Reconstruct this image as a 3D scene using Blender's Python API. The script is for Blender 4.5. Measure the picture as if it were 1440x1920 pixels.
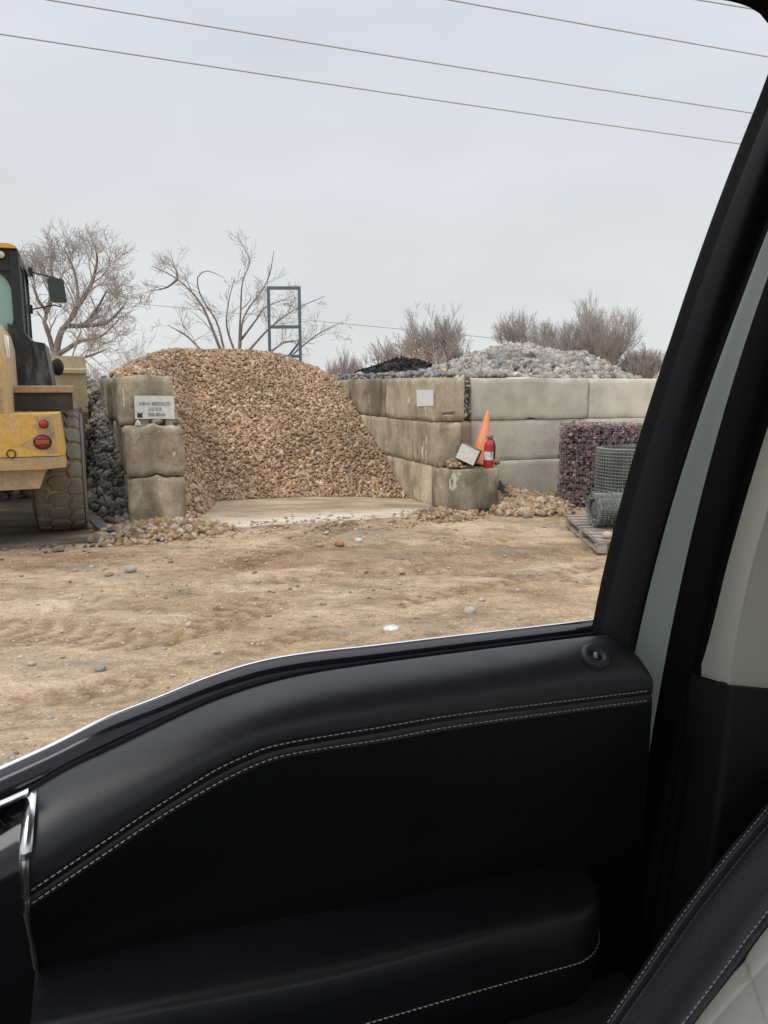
import bpy, bmesh, math, random
import numpy as np
from mathutils import Vector, Matrix, noise
for o in list(bpy.data.objects): bpy.data.objects.remove(o)
R = math.radians
rng = np.random.default_rng(7); random.seed(7)
scene = bpy.context.scene
col = scene.collection

# ------------------------------------------------------------------ camera, sky, sun, exposure
CAM_H, PITCH, FPX, YAW = 1.73, R(9.3), 1442.0, R(21)
cam_d = bpy.data.cameras.new('Camera'); cam = bpy.data.objects.new('Camera', cam_d); col.objects.link(cam)
cam_d.sensor_fit = 'HORIZONTAL'; cam_d.sensor_width = 36; cam_d.lens = FPX/1440*36
cam_d.clip_start = 0.03; cam_d.clip_end = 3000
cam.location = (0, 0, CAM_H); cam.rotation_euler = (R(90)-PITCH, 0, 0)
scene.camera = cam
scene.view_settings.view_transform = 'Standard'; scene.view_settings.look = 'None'
scene.view_settings.exposure = 0.0; scene.view_settings.gamma = 1.0

SUN_EL, SUN_AZ = R(52), R(228)          # azimuth clockwise from +Y
world = bpy.data.worlds.new('World'); scene.world = world; world.use_nodes = True
nt = world.node_tree; nt.nodes.clear()
def N(t, typ, **kw):
    n = t.nodes.new(typ)
    for k, v in kw.items(): setattr(n, k, v)
    return n
wo = N(nt, 'ShaderNodeOutputWorld'); bg = N(nt, 'ShaderNodeBackground'); nt.links.new(bg.outputs[0], wo.inputs[0])
sky = N(nt, 'ShaderNodeTexSky', sky_type='NISHITA', sun_disc=False); sky.sun_elevation = SUN_EL; sky.sun_rotation = SUN_AZ
tc = N(nt, 'ShaderNodeTexCoord'); sep = N(nt, 'ShaderNodeSeparateXYZ'); nt.links.new(tc.outputs['Generated'], sep.inputs[0])
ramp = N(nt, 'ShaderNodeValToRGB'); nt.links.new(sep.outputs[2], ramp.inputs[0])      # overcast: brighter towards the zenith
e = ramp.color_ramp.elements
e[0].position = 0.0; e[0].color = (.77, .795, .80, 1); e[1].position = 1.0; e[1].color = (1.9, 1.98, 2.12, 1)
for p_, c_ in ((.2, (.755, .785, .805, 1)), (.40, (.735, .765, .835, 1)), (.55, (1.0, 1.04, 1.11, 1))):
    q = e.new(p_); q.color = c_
nz = N(nt, 'ShaderNodeTexNoise'); nz.inputs['Scale'].default_value = 2.6; nz.inputs['Detail'].default_value = 4
mp = N(nt, 'ShaderNodeMapping'); mp.inputs['Scale'].default_value = (1, 1, 2.6)
nt.links.new(tc.outputs['Generated'], mp.inputs[0]); nt.links.new(mp.outputs[0], nz.inputs[0])
mr = N(nt, 'ShaderNodeMapRange'); mr.inputs[1].default_value = .3; mr.inputs[2].default_value = .7; mr.inputs[3].default_value = .93; mr.inputs[4].default_value = 1.06
nt.links.new(nz.outputs[0], mr.inputs[0])
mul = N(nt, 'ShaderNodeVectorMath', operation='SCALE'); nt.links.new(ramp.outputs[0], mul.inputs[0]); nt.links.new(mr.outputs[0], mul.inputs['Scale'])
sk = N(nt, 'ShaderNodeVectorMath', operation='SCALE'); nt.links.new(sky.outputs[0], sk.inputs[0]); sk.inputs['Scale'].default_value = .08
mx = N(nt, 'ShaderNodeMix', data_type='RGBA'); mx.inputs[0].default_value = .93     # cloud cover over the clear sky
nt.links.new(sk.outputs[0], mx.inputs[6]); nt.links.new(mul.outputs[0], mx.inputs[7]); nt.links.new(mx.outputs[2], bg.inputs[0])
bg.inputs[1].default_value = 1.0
sun_d = bpy.data.lights.new('Sun', 'SUN'); sun_d.energy = 1.1; sun_d.angle = R(30); sun_d.color = (1, .96, .9)
sun = bpy.data.objects.new('Sun', sun_d); col.objects.link(sun)
sd = Vector((math.sin(SUN_AZ)*math.cos(SUN_EL), math.cos(SUN_AZ)*math.cos(SUN_EL), math.sin(SUN_EL)))
sun.rotation_euler = sd.to_track_quat('Z', 'Y').to_euler(); sun.location = (0, 0, 30)

# ------------------------------------------------------------------ geometry helpers
Vv = Vector((math.cos(YAW), math.sin(YAW), 0)); Uu = Vector((-math.sin(YAW), math.cos(YAW), 0))
def W(v, u, z=0): return Vv*v + Uu*u + Vector((0, 0, z))
def ray(px, py):
    dx, dy = px-720, py-960
    return Vector((dx, FPX*math.cos(PITCH)-dy*math.sin(PITCH), -(FPX*math.sin(PITCH)+dy*math.cos(PITCH))))
EYE = Vector((0, 0, CAM_H))
def gnd(px, py, z=0):
    d = ray(px, py); return EYE + d*((z-CAM_H)/d.z)
def at_u(px, py, u):
    d = ray(px, py); return EYE + d*(u/d.dot(Uu))
def at_y(px, py, y):
    d = ray(px, py); return EYE + d*(y/d.y)
YM = Matrix(((Vv.x, Uu.x, 0, 0), (Vv.y, Uu.y, 0, 0), (0, 0, 1, 0), (0, 0, 0, 1)))   # yard (v,u,z) -> world

class MB:
    def __init__(s): s.v = []; s.f = []; s.m = []; s.sm = []
    def add(s, verts, faces, mi=0, smooth=False, M=None):
        b = len(s.v)
        for p in verts:
            p = Vector(p)
            s.v.append(M @ p if M is not None else p)
        for f in faces:
            s.f.append([b+i for i in f]); s.m.append(mi); s.sm.append(smooth)
    def box(s, a, b, mi=0, M=None, bev=0.0):
        x0, y0, z0 = a; x1, y1, z1 = b
        if bev <= 0:
            vs = [(x0,y0,z0),(x1,y0,z0),(x1,y1,z0),(x0,y1,z0),(x0,y0,z1),(x1,y0,z1),(x1,y1,z1),(x0,y1,z1)]
            s.add(vs, [(0,3,2,1),(4,5,6,7),(0,1,5,4),(1,2,6,5),(2,3,7,6),(3,0,4,7)], mi, False, M)
        else:
            bm = bmesh.new(); bmesh.ops.create_cube(bm, size=1)
            for w in bm.verts: w.co = Vector((x0+(w.co.x+.5)*(x1-x0), y0+(w.co.y+.5)*(y1-y0), z0+(w.co.z+.5)*(z1-z0)))
            bmesh.ops.bevel(bm, geom=bm.edges[:], offset=bev, segments=2, affect='EDGES', profile=.5)
            s.bm(bm, mi, M)
    def bm(s, bm, mi=0, M=None, smooth=False):
        bm.verts.index_update()
        s.add([w.co.copy() for w in bm.verts], [[w.index for w in f.verts] for f in bm.faces], mi, smooth, M); bm.free()
    def grid(s, rows, mi=0, smooth=True, close=False, M=None):
        n = len(rows[0]); vs = [p for r in rows for p in r]; fs = []
        for i in range(len(rows)-1):
            for j in range(n-1 if not close else n):
                k = (j+1) % n
                fs.append((i*n+j, i*n+k, (i+1)*n+k, (i+1)*n+j))
        s.add(vs, fs, mi, smooth, M)
    def tube(s, pts, rad, mi=0, n=6, smooth=True, M=None, cap=True):
        pts = [Vector(p) for p in pts]; rows = []
        rr = rad if isinstance(rad, (list, tuple)) else [rad]*len(pts)
        up = None
        for i, p in enumerate(pts):
            t = (pts[min(i+1, len(pts)-1)]-pts[max(i-1, 0)])
            if t.length < 1e-9: t = Vector((0, 0, 1))
            t.normalize()
            if up is None:
                up = Vector((0, 0, 1)) if abs(t.z) < .9 else Vector((1, 0, 0))
            a = t.cross(up)
            if a.length < 1e-6: a = t.orthogonal()
            a.normalize(); b = a.cross(t).normalized(); up = b
            rows.append([p+a*(math.cos(k*2*math.pi/n)*rr[i])+b*(math.sin(k*2*math.pi/n)*rr[i]) for k in range(n)])
        s.grid(rows, mi, smooth, True, M)
        if cap:
            b0 = len(s.v)-n*len(rows)
            s.f.append([b0+k for k in range(n)]); s.m.append(mi); s.sm.append(False)
            s.f.append([b0+n*(len(rows)-1)+k for k in range(n-1, -1, -1)]); s.m.append(mi); s.sm.append(False)
    def lathe(s, prof, mi=0, n=24, smooth=True, M=None):
        """prof: (r, z) list about local Z"""
        s.grid([[Vector((r*math.cos(k*2*math.pi/n), r*math.sin(k*2*math.pi/n), z)) for k in range(n)] for r, z in prof], mi, smooth, True, M)
    def prism(s, poly, d0, d1, mi=0, M=None):
        """poly in local XZ, extruded along Y"""
        n = len(poly); vs = [(x, d0, z) for x, z in poly]+[(x, d1, z) for x, z in poly]
        fs = [list(range(n)), list(range(2*n-1, n-1, -1))]+[(i, i+n, (i+1) % n+n, (i+1) % n) for i in range(n)]
        s.add(vs, fs, mi, False, M)
    def build(s, name, mats, parent=None, origin=None):
        me = bpy.data.meshes.new(name)
        if parent is not None: org = wloc(parent)
        elif origin is not None: org = Vector(origin)
        else:
            xs = [p.x for p in s.v]; ys = [p.y for p in s.v]; zs = [p.z for p in s.v]
            org = Vector(((min(xs)+max(xs))/2, (min(ys)+max(ys))/2, min(zs)))
        me.from_pydata([tuple(p-org) for p in s.v], [], s.f)
        for m in (mats if isinstance(mats, (list, tuple)) else [mats]): me.materials.append(m)
        me.polygons.foreach_set('material_index', s.m); me.polygons.foreach_set('use_smooth', s.sm)
        bm = bmesh.new(); bm.from_mesh(me); bmesh.ops.recalc_face_normals(bm, faces=bm.faces); bm.to_mesh(me); bm.free()
        me.update()
        o = bpy.data.objects.new(name, me); col.objects.link(o)
        if parent is None: o.location = org
        else: o.parent = parent
        return o
def wloc(o):
    p = Vector(o.location)
    while o.parent is not None: o = o.parent; p = p+Vector(o.location)
    return p
def tag(o, label=None, cat=None, group=None, kind=None):
    if label: o['label'] = label
    if cat: o['category'] = cat
    if group: o['group'] = group
    if kind: o['kind'] = kind
    return o
def thing(name, loc, label, cat, group=None):
    o = bpy.data.objects.new(name, None); o.empty_display_size = .2; col.objects.link(o); o.location = loc
    return tag(o, label, cat, group)
def crs(pts, n):
    """Catmull-Rom resample of 3D points to n points, even in arc length"""
    P = [Vector(p) for p in pts]; P = [P[0]*2-P[1]]+P+[P[-1]*2-P[-2]]; dense = []
    for i in range(1, len(P)-2):
        for k in range(16):
            t = k/16; a, b, c, d = P[i-1], P[i], P[i+1], P[i+2]
            dense.append(.5*((2*b)+(c-a)*t+(2*a-5*b+4*c-d)*t*t+(3*b-a-3*c+d)*t**3))
    dense.append(P[-2])
    L = [0]
    for i in range(1, len(dense)): L.append(L[-1]+(dense[i]-dense[i-1]).length)
    out = []; j = 0
    for k in range(n):
        s_ = L[-1]*k/(n-1)
        while j < len(L)-2 and L[j+1] < s_: j += 1
        w = (s_-L[j])/max(1e-9, L[j+1]-L[j]); out.append(dense[j].lerp(dense[j+1], min(1, max(0, w))))
    return out
def rawmesh(name, V, F, mats, mi=None, sm=True, parent=None, origin=(0, 0, 0)):
    """fast numpy mesh: V (n,3), F (m,3) triangles"""
    me = bpy.data.meshes.new(name); V = np.asarray(V, np.float32)-np.asarray(origin, np.float32); F = np.asarray(F, np.int32)
    me.vertices.add(len(V)); me.vertices.foreach_set('co', V.ravel())
    me.loops.add(F.size); me.loops.foreach_set('vertex_index', F.ravel())
    me.polygons.add(len(F)); me.polygons.foreach_set('loop_start', np.arange(0, F.size, F.shape[1], dtype=np.int32))
    for m in mats: me.materials.append(m)
    if mi is not None: me.polygons.foreach_set('material_index', np.asarray(mi, np.int32))
    me.polygons.foreach_set('use_smooth', np.full(len(F), sm))
    me.update(calc_edges=True); me.validate()
    o = bpy.data.objects.new(name, me); col.objects.link(o)
    if parent is None: o.location = origin
    else: o.parent = parent
    return o

# ------------------------------------------------------------------ materials
def mat(name, base=(.5, .5, .5), rough=.7, metal=0.0, spec=.5):
    m = bpy.data.materials.new(name); m.use_nodes = True; b = m.node_tree.nodes['Principled BSDF']
    b.inputs['Base Color'].default_value = (*base, 1); b.inputs['Roughness'].default_value = rough; b.inputs['Metallic'].default_value = metal
    b.inputs['Specular IOR Level'].default_value = spec
    return m
def bsdf(m): return m.node_tree.nodes['Principled BSDF']
def noise_ramp(m, scale, stops, detail=5, coord='Object', vec_scale=(1, 1, 1), rough=.55, seed=0.0):
    t = m.node_tree; tc = N(t, 'ShaderNodeTexCoord'); mp = N(t, 'ShaderNodeMapping'); mp.inputs['Scale'].default_value = vec_scale; mp.inputs['Location'].default_value = (seed, seed*1.7, seed*.6)
    n = N(t, 'ShaderNodeTexNoise'); n.inputs['Scale'].default_value = scale; n.inputs['Detail'].default_value = detail; n.inputs['Roughness'].default_value = rough
    r = N(t, 'ShaderNodeValToRGB')
    if coord == 'Block':
        oi = N(t, 'ShaderNodeObjectInfo'); sc2 = N(t, 'ShaderNodeVectorMath', operation='MULTIPLY_ADD'); sc2.inputs[0].default_value = (61, 37, 23)
        t.links.new(oi.outputs['Random'], sc2.inputs[1]); t.links.new(tc.outputs['Object'], sc2.inputs[2]); t.links.new(sc2.outputs[0], mp.inputs[0])
    elif coord == 'World':
        g = N(t, 'ShaderNodeNewGeometry'); t.links.new(g.outputs['Position'], mp.inputs[0])
    else: t.links.new(tc.outputs[coord], mp.inputs[0])
    t.links.new(mp.outputs[0], n.inputs[0]); t.links.new(n.outputs[0], r.inputs[0])
    el = r.color_ramp.elements
    el[0].position, el[0].color = stops[0][0], (*stops[0][1], 1); el[1].position, el[1].color = stops[-1][0], (*stops[-1][1], 1)
    for p_, c_ in stops[1:-1]: q = el.new(p_); q.color = (*c_, 1)
    return r, n
def mixc(m, a, b, fac, mode='MIX'):
    t = m.node_tree; x = N(t, 'ShaderNodeMix', data_type='RGBA', blend_type=mode)
    for src, i in ((fac, 0), (a, 6), (b, 7)):
        if hasattr(src, 'type') and hasattr(src, 'links'): t.links.new(src, x.inputs[i])
        elif i == 0: x.inputs[0].default_value = src
        else: x.inputs[i].default_value = (*src, 1)
    return x.outputs[2]
def setc(m, out): m.node_tree.links.new(out, bsdf(m).inputs['Base Color'])
def bump(m, out, strength=.4, dist=.02):
    t = m.node_tree; b = N(t, 'ShaderNodeBump'); b.inputs['Strength'].default_value = strength; b.inputs['Distance'].default_value = dist
    t.links.new(out, b.inputs['Height']); t.links.new(b.outputs[0], bsdf(m).inputs['Normal'])
def bw(c): return (c, c, c)

def stone_mat(name, stops, rough=.75, spread=.35):
    m = mat(name, rough=rough, spec=.3); t = m.node_tree
    g = N(t, 'ShaderNodeNewGeometry'); r = N(t, 'ShaderNodeValToRGB'); r.color_ramp.interpolation = 'LINEAR'
    el = r.color_ramp.elements; n = len(stops)
    el[0].position, el[0].color = 0, (*stops[0], 1); el[1].position, el[1].color = 1, (*stops[-1], 1)
    for i, c in enumerate(stops[1:-1]): q = el.new((i+1)/(n-1)); q.color = (*c, 1)
    t.links.new(g.outputs['Random Per Island'], r.inputs[0])
    r2, _ = noise_ramp(m, 30, [(.3, bw(1-spread)), (.7, bw(1+spread*.5))], 3)
    r3, _ = noise_ramp(m, 1.1, [(.34, bw(.74)), (.55, bw(1.0)), (.75, bw(1.1))], 6, 'World')
    setc(m, mixc(m, mixc(m, r.outputs[0], r2.outputs[0], 1.0, 'MULTIPLY'), r3.outputs[0], 1.0, 'MULTIPLY')); return m

def concrete(name, light, dark, stain=.75, streak=.6):
    m = mat(name, rough=.9, spec=.25); t = m.node_tree
    r1, n1 = noise_ramp(m, 2.4, [(.32, dark), (.52, light), (.75, tuple(c*1.15 for c in light))], 7, 'Block', seed=3, rough=.65)
    oi = N(t, 'ShaderNodeObjectInfo'); mr_ = N(t, 'ShaderNodeMapRange'); mr_.inputs[3].default_value = .93; mr_.inputs[4].default_value = 1.06
    t.links.new(oi.outputs['Random'], mr_.inputs[0])
    r2, n2 = noise_ramp(m, 2.6, [(.34, bw(1-streak*.5)), (.56, bw(1.04))], 7, 'Block', (1, 1, .2), seed=8)   # vertical weather streaks
    r3, n3 = noise_ramp(m, 42, [(.3, bw(.80 if stain > 0 else .93)), (.60, bw(1.03 if stain > 0 else 1.01)), (.75, bw(1.2 if stain > 0 else 1.05))], 6, 'Block')
    c = mixc(m, r1.outputs[0], r2.outputs[0], 1.0, 'MULTIPLY'); c = mixc(m, c, r3.outputs[0], 1.0, 'MULTIPLY')
    h = N(t, 'ShaderNodeVectorMath', operation='SCALE'); t.links.new(mixc(m, c, oi.outputs['Color'], 1.0, 'MULTIPLY'), h.inputs[0]); t.links.new(mr_.outputs[0], h.inputs['Scale'])
    r4, n4 = noise_ramp(m, 6, [(.63, bw(0)), (.70, bw(.8))], 7, 'Block', (1, 1, .5), seed=21)      # pale chips and lime
    c = mixc(m, h.outputs[0], tuple(min(.75, x*1.6) for x in light), r4.outputs[0]) if stain > 0 else h.outputs[0]
    r5, n5 = noise_ramp(m, 1.5, [(.51, bw(0)), (.62, bw(.7))], 7, 'Block', (1, 1, .7), seed=33)    # dark damp stains
    c = mixc(m, c, tuple(x*.55 for x in dark), r5.outputs[0]) if stain > 0 else c
    setc(m, c); bump(m, n3.outputs[0], .6 if stain > 0 else .25, .012); return m

M = {}
M['conc_old'] = concrete('weathered_concrete', (.55, .475, .35), (.23, .19, .13), streak=.9)
M['conc_tan'] = concrete('tan_concrete', (.60, .52, .375), (.37, .31, .205), .5, .55)
M['conc_gray'] = concrete('gray_concrete', (.58, .555, .47), (.45, .43, .355), 0, .2)
M['conc_brown'] = concrete('brown_concrete', (.30, .24, .175), (.2, .16, .115), 0, .3)
M['tan_stone'] = stone_mat('tan_gravel', [(0.227, 0.135, 0.076), (0.474, 0.299, 0.169), (0.330, 0.198, 0.107), (0.556, 0.386, 0.240), (0.402, 0.251, 0.142), (0.639, 0.482, 0.338), (0.278, 0.174, 0.102), (0.494, 0.299, 0.156), (0.340, 0.270, 0.209), (0.680, 0.540, 0.401), (0.433, 0.270, 0.147)])
M['orange_stone'] = stone_mat('orange_gravel', [(.30, .17, .075), (.44, .28, .145), (.25, .17, .11), (.50, .34, .18), (.54, .42, .28), (.34, .22, .12), (.22, .17, .135), (.58, .50, .40), (.42, .25, .12)])
M['dark_stone'] = stone_mat('dark_cobble', [(.105, .10, .093), (.20, .18, .15), (.13, .13, .125), (.32, .27, .20), (.095, .093, .088), (.25, .23, .195), (.40, .33, .25), (.15, .14, .125), (.11, .11, .108)], .6)
M['gray_stone'] = stone_mat('gray_cobble', [(.20, .19, .17), (.36, .335, .285), (.47, .44, .38), (.27, .26, .24), (.54, .51, .45), (.37, .30, .225), (.14, .137, .13), (.40, .37, .315), (.60, .57, .505)])
M['purple_stone'] = stone_mat('purple_rock', [(.17, .115, .12), (.29, .195, .195), (.12, .08, .085), (.38, .27, .265), (.22, .15, .15), (.16, .105, .11), (.50, .39, .375), (.20, .12, .12), (.40, .21, .18)])
M['mulch'] = stone_mat('black_mulch', [(.012, .011, .011), (.025, .023, .022), (.015, .014, .014), (.035, .031, .03)], .95)
M['pebble'] = stone_mat('pebbles', [(.36, .25, .15), (.5, .42, .33), (.25, .17, .10), (.6, .55, .48), (.42, .30, .18), (.3, .27, .24), (.66, .61, .55), (.34, .21, .12)])
M['tan_base'] = mat('gravel_bed', (.25, .17, .105), .95); M['dark_base'] = mat('cobble_bed', (.035, .034, .033), .95)
M['gray_base'] = mat('gray_bed', (.14, .135, .12), .95); M['purple_base'] = mat('purple_bed', (.06, .04, .042), .95); M['mulch_base'] = mat('mulch_bed', (.013, .012, .012), .95)
scene.cycles.use_denoising = True
scene.cycles.max_bounces = 8

# ------------------------------------------------------------------ ground
def sstep(x, a, b):
    t = np.clip((x-a)/(b-a), 0, 1); return t*t*(3-2*t)
def vnoise(x, y, s, seed=0):
    """cheap smooth value noise on arrays"""
    x = np.asarray(x)/s+seed*17.3; y = np.asarray(y)/s+seed*9.1
    xi = np.floor(x).astype(int); yi = np.floor(y).astype(int); fx = x-xi; fy = y-yi
    fx = fx*fx*(3-2*fx); fy = fy*fy*(3-2*fy)
    def h(i, j):
        n = (i*374761393+j*668265263+seed*974711) & 0x7fffffff; n = (n ^ (n >> 13))*1274126177 & 0x7fffffff
        return ((n ^ (n >> 16)) & 0xffff)/65535.0
    return (h(xi, yi)*(1-fx)+h(xi+1, yi)*fx)*(1-fy)+(h(xi, yi+1)*(1-fx)+h(xi+1, yi+1)*fx)*fy
def ground_z(x, y):
    z = .016*(vnoise(x, y, 1.7, 1)-.5)+.013*(vnoise(x, y, .45, 2)-.5)+.020*(vnoise(x, y, .16, 3)-.5)+.012*(vnoise(x, y, .09, 4)-.5)
    v = x*Vv.x+y*Vv.y; u = x*Uu.x+y*Uu.y
    for u0, amp in ((4.6, .016), (6.4, .014), (3.0, .014)):               # wheel ruts along the road
        d = np.abs(u-u0-.25*np.sin(v*.5+u0)); z = z-amp*np.exp(-(d/.18)**2)+.5*amp*np.exp(-((d-.34)/.13)**2)
        z = z+.014*np.exp(-(d/.22)**2)*np.sin(v*36+np.abs(u-u0)*30)*sstep(vnoise(x, y, 1.1, 5), .4, .6)
    near = 1-sstep(u, 7.9, 8.9); return z*np.where(np.hypot(x, y) < 14, .35+.65*near, 0)
def axis(lo, hi, d, far):
    a = np.arange(lo, hi+d/2, d); out = [far*k for k in (1, .5, .25, .12, .06)]
    left = [lo-q for q in out]; right = [hi+q for q in out[::-1]]
    return np.array(left+list(a)+right)
gx = axis(-8, 7, .04, 400); gy = axis(1.6, 13, .04, 400)
GX, GY = np.meshgrid(gx, gy); GZ = ground_z(GX, GY)
def along(path, X, Y):
    P = crs(path, 50); best = np.full(X.shape, 1e9); S = np.zeros(X.shape); D = np.zeros(X.shape); s0 = 0.0
    for a, b in zip(P[:-1], P[1:]):
        d = b-a; L = math.hypot(d.x, d.y); t = np.clip(((X-a.x)*d.x+(Y-a.y)*d.y)/(L*L), 0, 1); px_, py_ = X-a.x-t*d.x, Y-a.y-t*d.y; q = np.hypot(px_, py_)
        k = q < best; best = np.where(k, q, best); S = np.where(k, s0+t*L, S); D = np.where(k, (d.x*py_-d.y*px_)/L, D); s0 += L
    return best, S, D
DAMP = np.zeros(GX.shape)
for path, w_, dep in (([(-200, 1075), (60, 1098), (250, 1112), (420, 1068), (560, 1015), (640, 985)], .27, .024), ([(-200, 1165), (60, 1180), (300, 1190), (560, 1110), (800, 1040), (960, 1000)], .27, .022),
                      ([(-100, 1330), (200, 1290), (480, 1215), (800, 1120), (1100, 1065)], .13, .016), ([(300, 1120), (600, 1080), (900, 1075), (1200, 1100)], .13, .014)):
    q, S, D = along([gnd(*p) for p in path], GX, GY)
    on = sstep(-q, -w_, -w_+.05); chev = ((S/.17+np.abs(D)/.30) % 1); lugp = sstep(chev, .05, .2)*(1-sstep(chev, .5, .65))
    brk = sstep(vnoise(GX, GY, .8, 61), .25, .5)
    GZ = GZ-on*brk*(dep*.2+dep*.75*lugp)+.006*np.exp(-((q-w_-.05)/.06)**2)*brk; DAMP = np.maximum(DAMP, on*brk*(.25+.6*lugp))
for px_, py_, rx, ry, st_ in ((640, 1040, 1.5, .55, .7), (880, 1050, .9, .6, .55), (90, 1050, 1.2, .4, .6), (300, 1140, .8, .35, .4), (700, 1120, .7, .3, .4), (560, 1290, .5, .25, .35), (1060, 1030, .5, .5, .6)):
    p_ = gnd(px_, py_); du_ = (GX-p_.x)*Vv.x+(GY-p_.y)*Vv.y; dv2 = (GX-p_.x)*Uu.x+(GY-p_.y)*Uu.y; rr_ = np.hypot(du_/rx, dv2/ry)+.9*(vnoise(GX, GY, .35, 63)-.5)+.6*(vnoise(GX, GY, .12, 64)-.5); DAMP = np.maximum(DAMP, st_*(1-sstep(rr_, .5, 1.1)))
nx, ny = len(gx), len(gy)
idx = np.arange(nx*ny).reshape(ny, nx)
quads = np.stack([idx[:-1, :-1], idx[:-1, 1:], idx[1:, 1:], idx[1:, :-1]], -1).reshape(-1, 4)
mg = mat('sandy_dirt', rough=.92, spec=.2)
r1, n1 = noise_ramp(mg, .6, [(.32, (.295, .198, .113)), (.46, (.485, .343, .213)), (.64, (.62, .465, .312))], 9, 'World', rough=.66)
def yard_noise(m, scale, stops, vs, seed, detail=8, rough=.68):          # stretched along the road
    r, n = noise_ramp(m, scale, stops, detail, 'World', vs, rough, seed); n.inputs[0].links[0].from_node.inputs['Rotation'].default_value = (0, 0, -YAW); return r, n
r2, n2 = yard_noise(mg, 1.6, [(.34, bw(.62)), (.5, bw(.98)), (.72, bw(1.15))], (.8, 1.7, 1), 5)
r3, n3 = noise_ramp(mg, 48, [(.30, bw(.60)), (.52, bw(1.0)), (.72, bw(1.36))], 7, 'World', rough=.7)
r6, n6 = yard_noise(mg, 7, [(.33, bw(.68)), (.5, bw(1.0)), (.7, bw(1.16))], (.85, 1.4, 1), 15, 6)
c = mixc(mg, r1.outputs[0], r2.outputs[0], 1.0, 'MULTIPLY'); c = mixc(mg, c, r3.outputs[0], 1.0, 'MULTIPLY'); c = mixc(mg, c, r6.outputs[0], 1.0, 'MULTIPLY')
r4, n4 = yard_noise(mg, .9, [(.54, bw(0)), (.66, bw(.75))], (.6, 1.3, 1), 11)
c = mixc(mg, c, (.30, .265, .20), r4.outputs[0])                        # greyer, damper patches
r7, n7 = yard_noise(mg, 1.3, [(.60, bw(0)), (.68, bw(.7))], (.6, 2.2, 1), 27)
c = mixc(mg, c, (.60, .50, .37), r7.outputs[0])                         # dry pale dust
an = N(mg.node_tree, 'ShaderNodeAttribute', attribute_name='damp')
c = mixc(mg, c, mixc(mg, c, (.56, .49, .41), 1.0, 'MULTIPLY'), an.outputs['Fac'])      # damp earth in the tracks and hollows
vo = N(mg.node_tree, 'ShaderNodeTexVoronoi'); vo.inputs['Scale'].default_value = 26; ge = N(mg.node_tree, 'ShaderNodeNewGeometry'); mg.node_tree.links.new(ge.outputs['Position'], vo.inputs['Vector'])
vr = N(mg.node_tree, 'ShaderNodeValToRGB'); vr.color_ramp.elements[0].position = .18; vr.color_ramp.elements[0].color = (1, 1, 1, 1); vr.color_ramp.elements[1].position = .30; vr.color_ramp.elements[1].color = (0, 0, 0, 1)
mg.node_tree.links.new(vo.outputs['Distance'], vr.inputs[0])
v2 = N(mg.node_tree, 'ShaderNodeMath', operation='MULTIPLY'); mg.node_tree.links.new(vr.outputs[0], v2.inputs[0]); sp = N(mg.node_tree, 'ShaderNodeSeparateColor'); mg.node_tree.links.new(vo.outputs['Color'], sp.inputs[0])
v3 = N(mg.node_tree, 'ShaderNodeMath', operation='GREATER_THAN'); v3.inputs[1].default_value = .48; mg.node_tree.links.new(sp.outputs[0], v3.inputs[0]); mg.node_tree.links.new(v3.outputs[0], v2.inputs[1])
rs = N(mg.node_tree, 'ShaderNodeValToRGB'); rs.color_ramp.elements[0].color = (.22, .15, .09, 1); rs.color_ramp.elements[1].color = (.68, .60, .49, 1); mg.node_tree.links.new(sp.outputs[1], rs.inputs[0])
c = mixc(mg, c, rs.outputs[0], v2.outputs[0])                           # grit trodden into the dirt
ad = N(mg.node_tree, 'ShaderNodeMath', operation='ADD'); mg.node_tree.links.new(n3.outputs[0], ad.inputs[0]); mg.node_tree.links.new(n6.outputs[0], ad.inputs[1])
setc(mg, c); bump(mg, ad.outputs[0], .8, .025)
g = rawmesh('ground', np.stack([GX.ravel(), GY.ravel(), GZ.ravel()], -1), quads, [mg]); g['kind'] = 'structure'
at_ = g.data.attributes.new('damp', 'FLOAT', 'POINT'); at_.data.foreach_set('value', DAMP.ravel().astype(np.float32))

# concrete pad at the mouth of the gravel bay, worn and dusted with sand; a second, darker one under the loader
mpad = mat('worn_pad', rough=.85, spec=.25)
p1, pn = noise_ramp(mpad, 1.3, [(.35, (.29, .205, .122)), (.5, (.39, .295, .19)), (.68, (.55, .465, .34))], 7, 'World', (1, 2.4, 1), rough=.65, seed=2)
p2, pn2 = noise_ramp(mpad, 40, [(.3, bw(.8)), (.7, bw(1.12))], 4, 'World')
gp = N(mpad.node_tree, 'ShaderNodeNewGeometry'); dp = N(mpad.node_tree, 'ShaderNodeVectorMath', operation='DOT_PRODUCT'); dp.inputs[1].default_value = (-math.sin(YAW), math.cos(YAW), 0); mpad.node_tree.links.new(gp.outputs['Position'], dp.inputs[0])
rp_ = N(mpad.node_tree, 'ShaderNodeMapRange'); rp_.inputs[1].default_value = 10.0; rp_.inputs[2].default_value = 9.6; mpad.node_tree.links.new(dp.outputs['Value'], rp_.inputs[0])
rq, nq = noise_ramp(mpad, 1.6, [(.36, bw(0)), (.52, bw(1))], 7, 'World', (.8, 2.4, 1), .65, 4); wl = N(mpad.node_tree, 'ShaderNodeMath', operation='MULTIPLY'); mpad.node_tree.links.new(rp_.outputs[0], wl.inputs[0]); mpad.node_tree.links.new(rq.outputs[0], wl.inputs[1])
cpad = mixc(mpad, p1.outputs[0], (.62, .55, .44), wl.outputs[0])          # bare worn front lip
setc(mpad, mixc(mpad, cpad, p2.outputs[0], 1.0, 'MULTIPLY')); bump(mpad, pn2.outputs[0], .3, .006)
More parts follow.
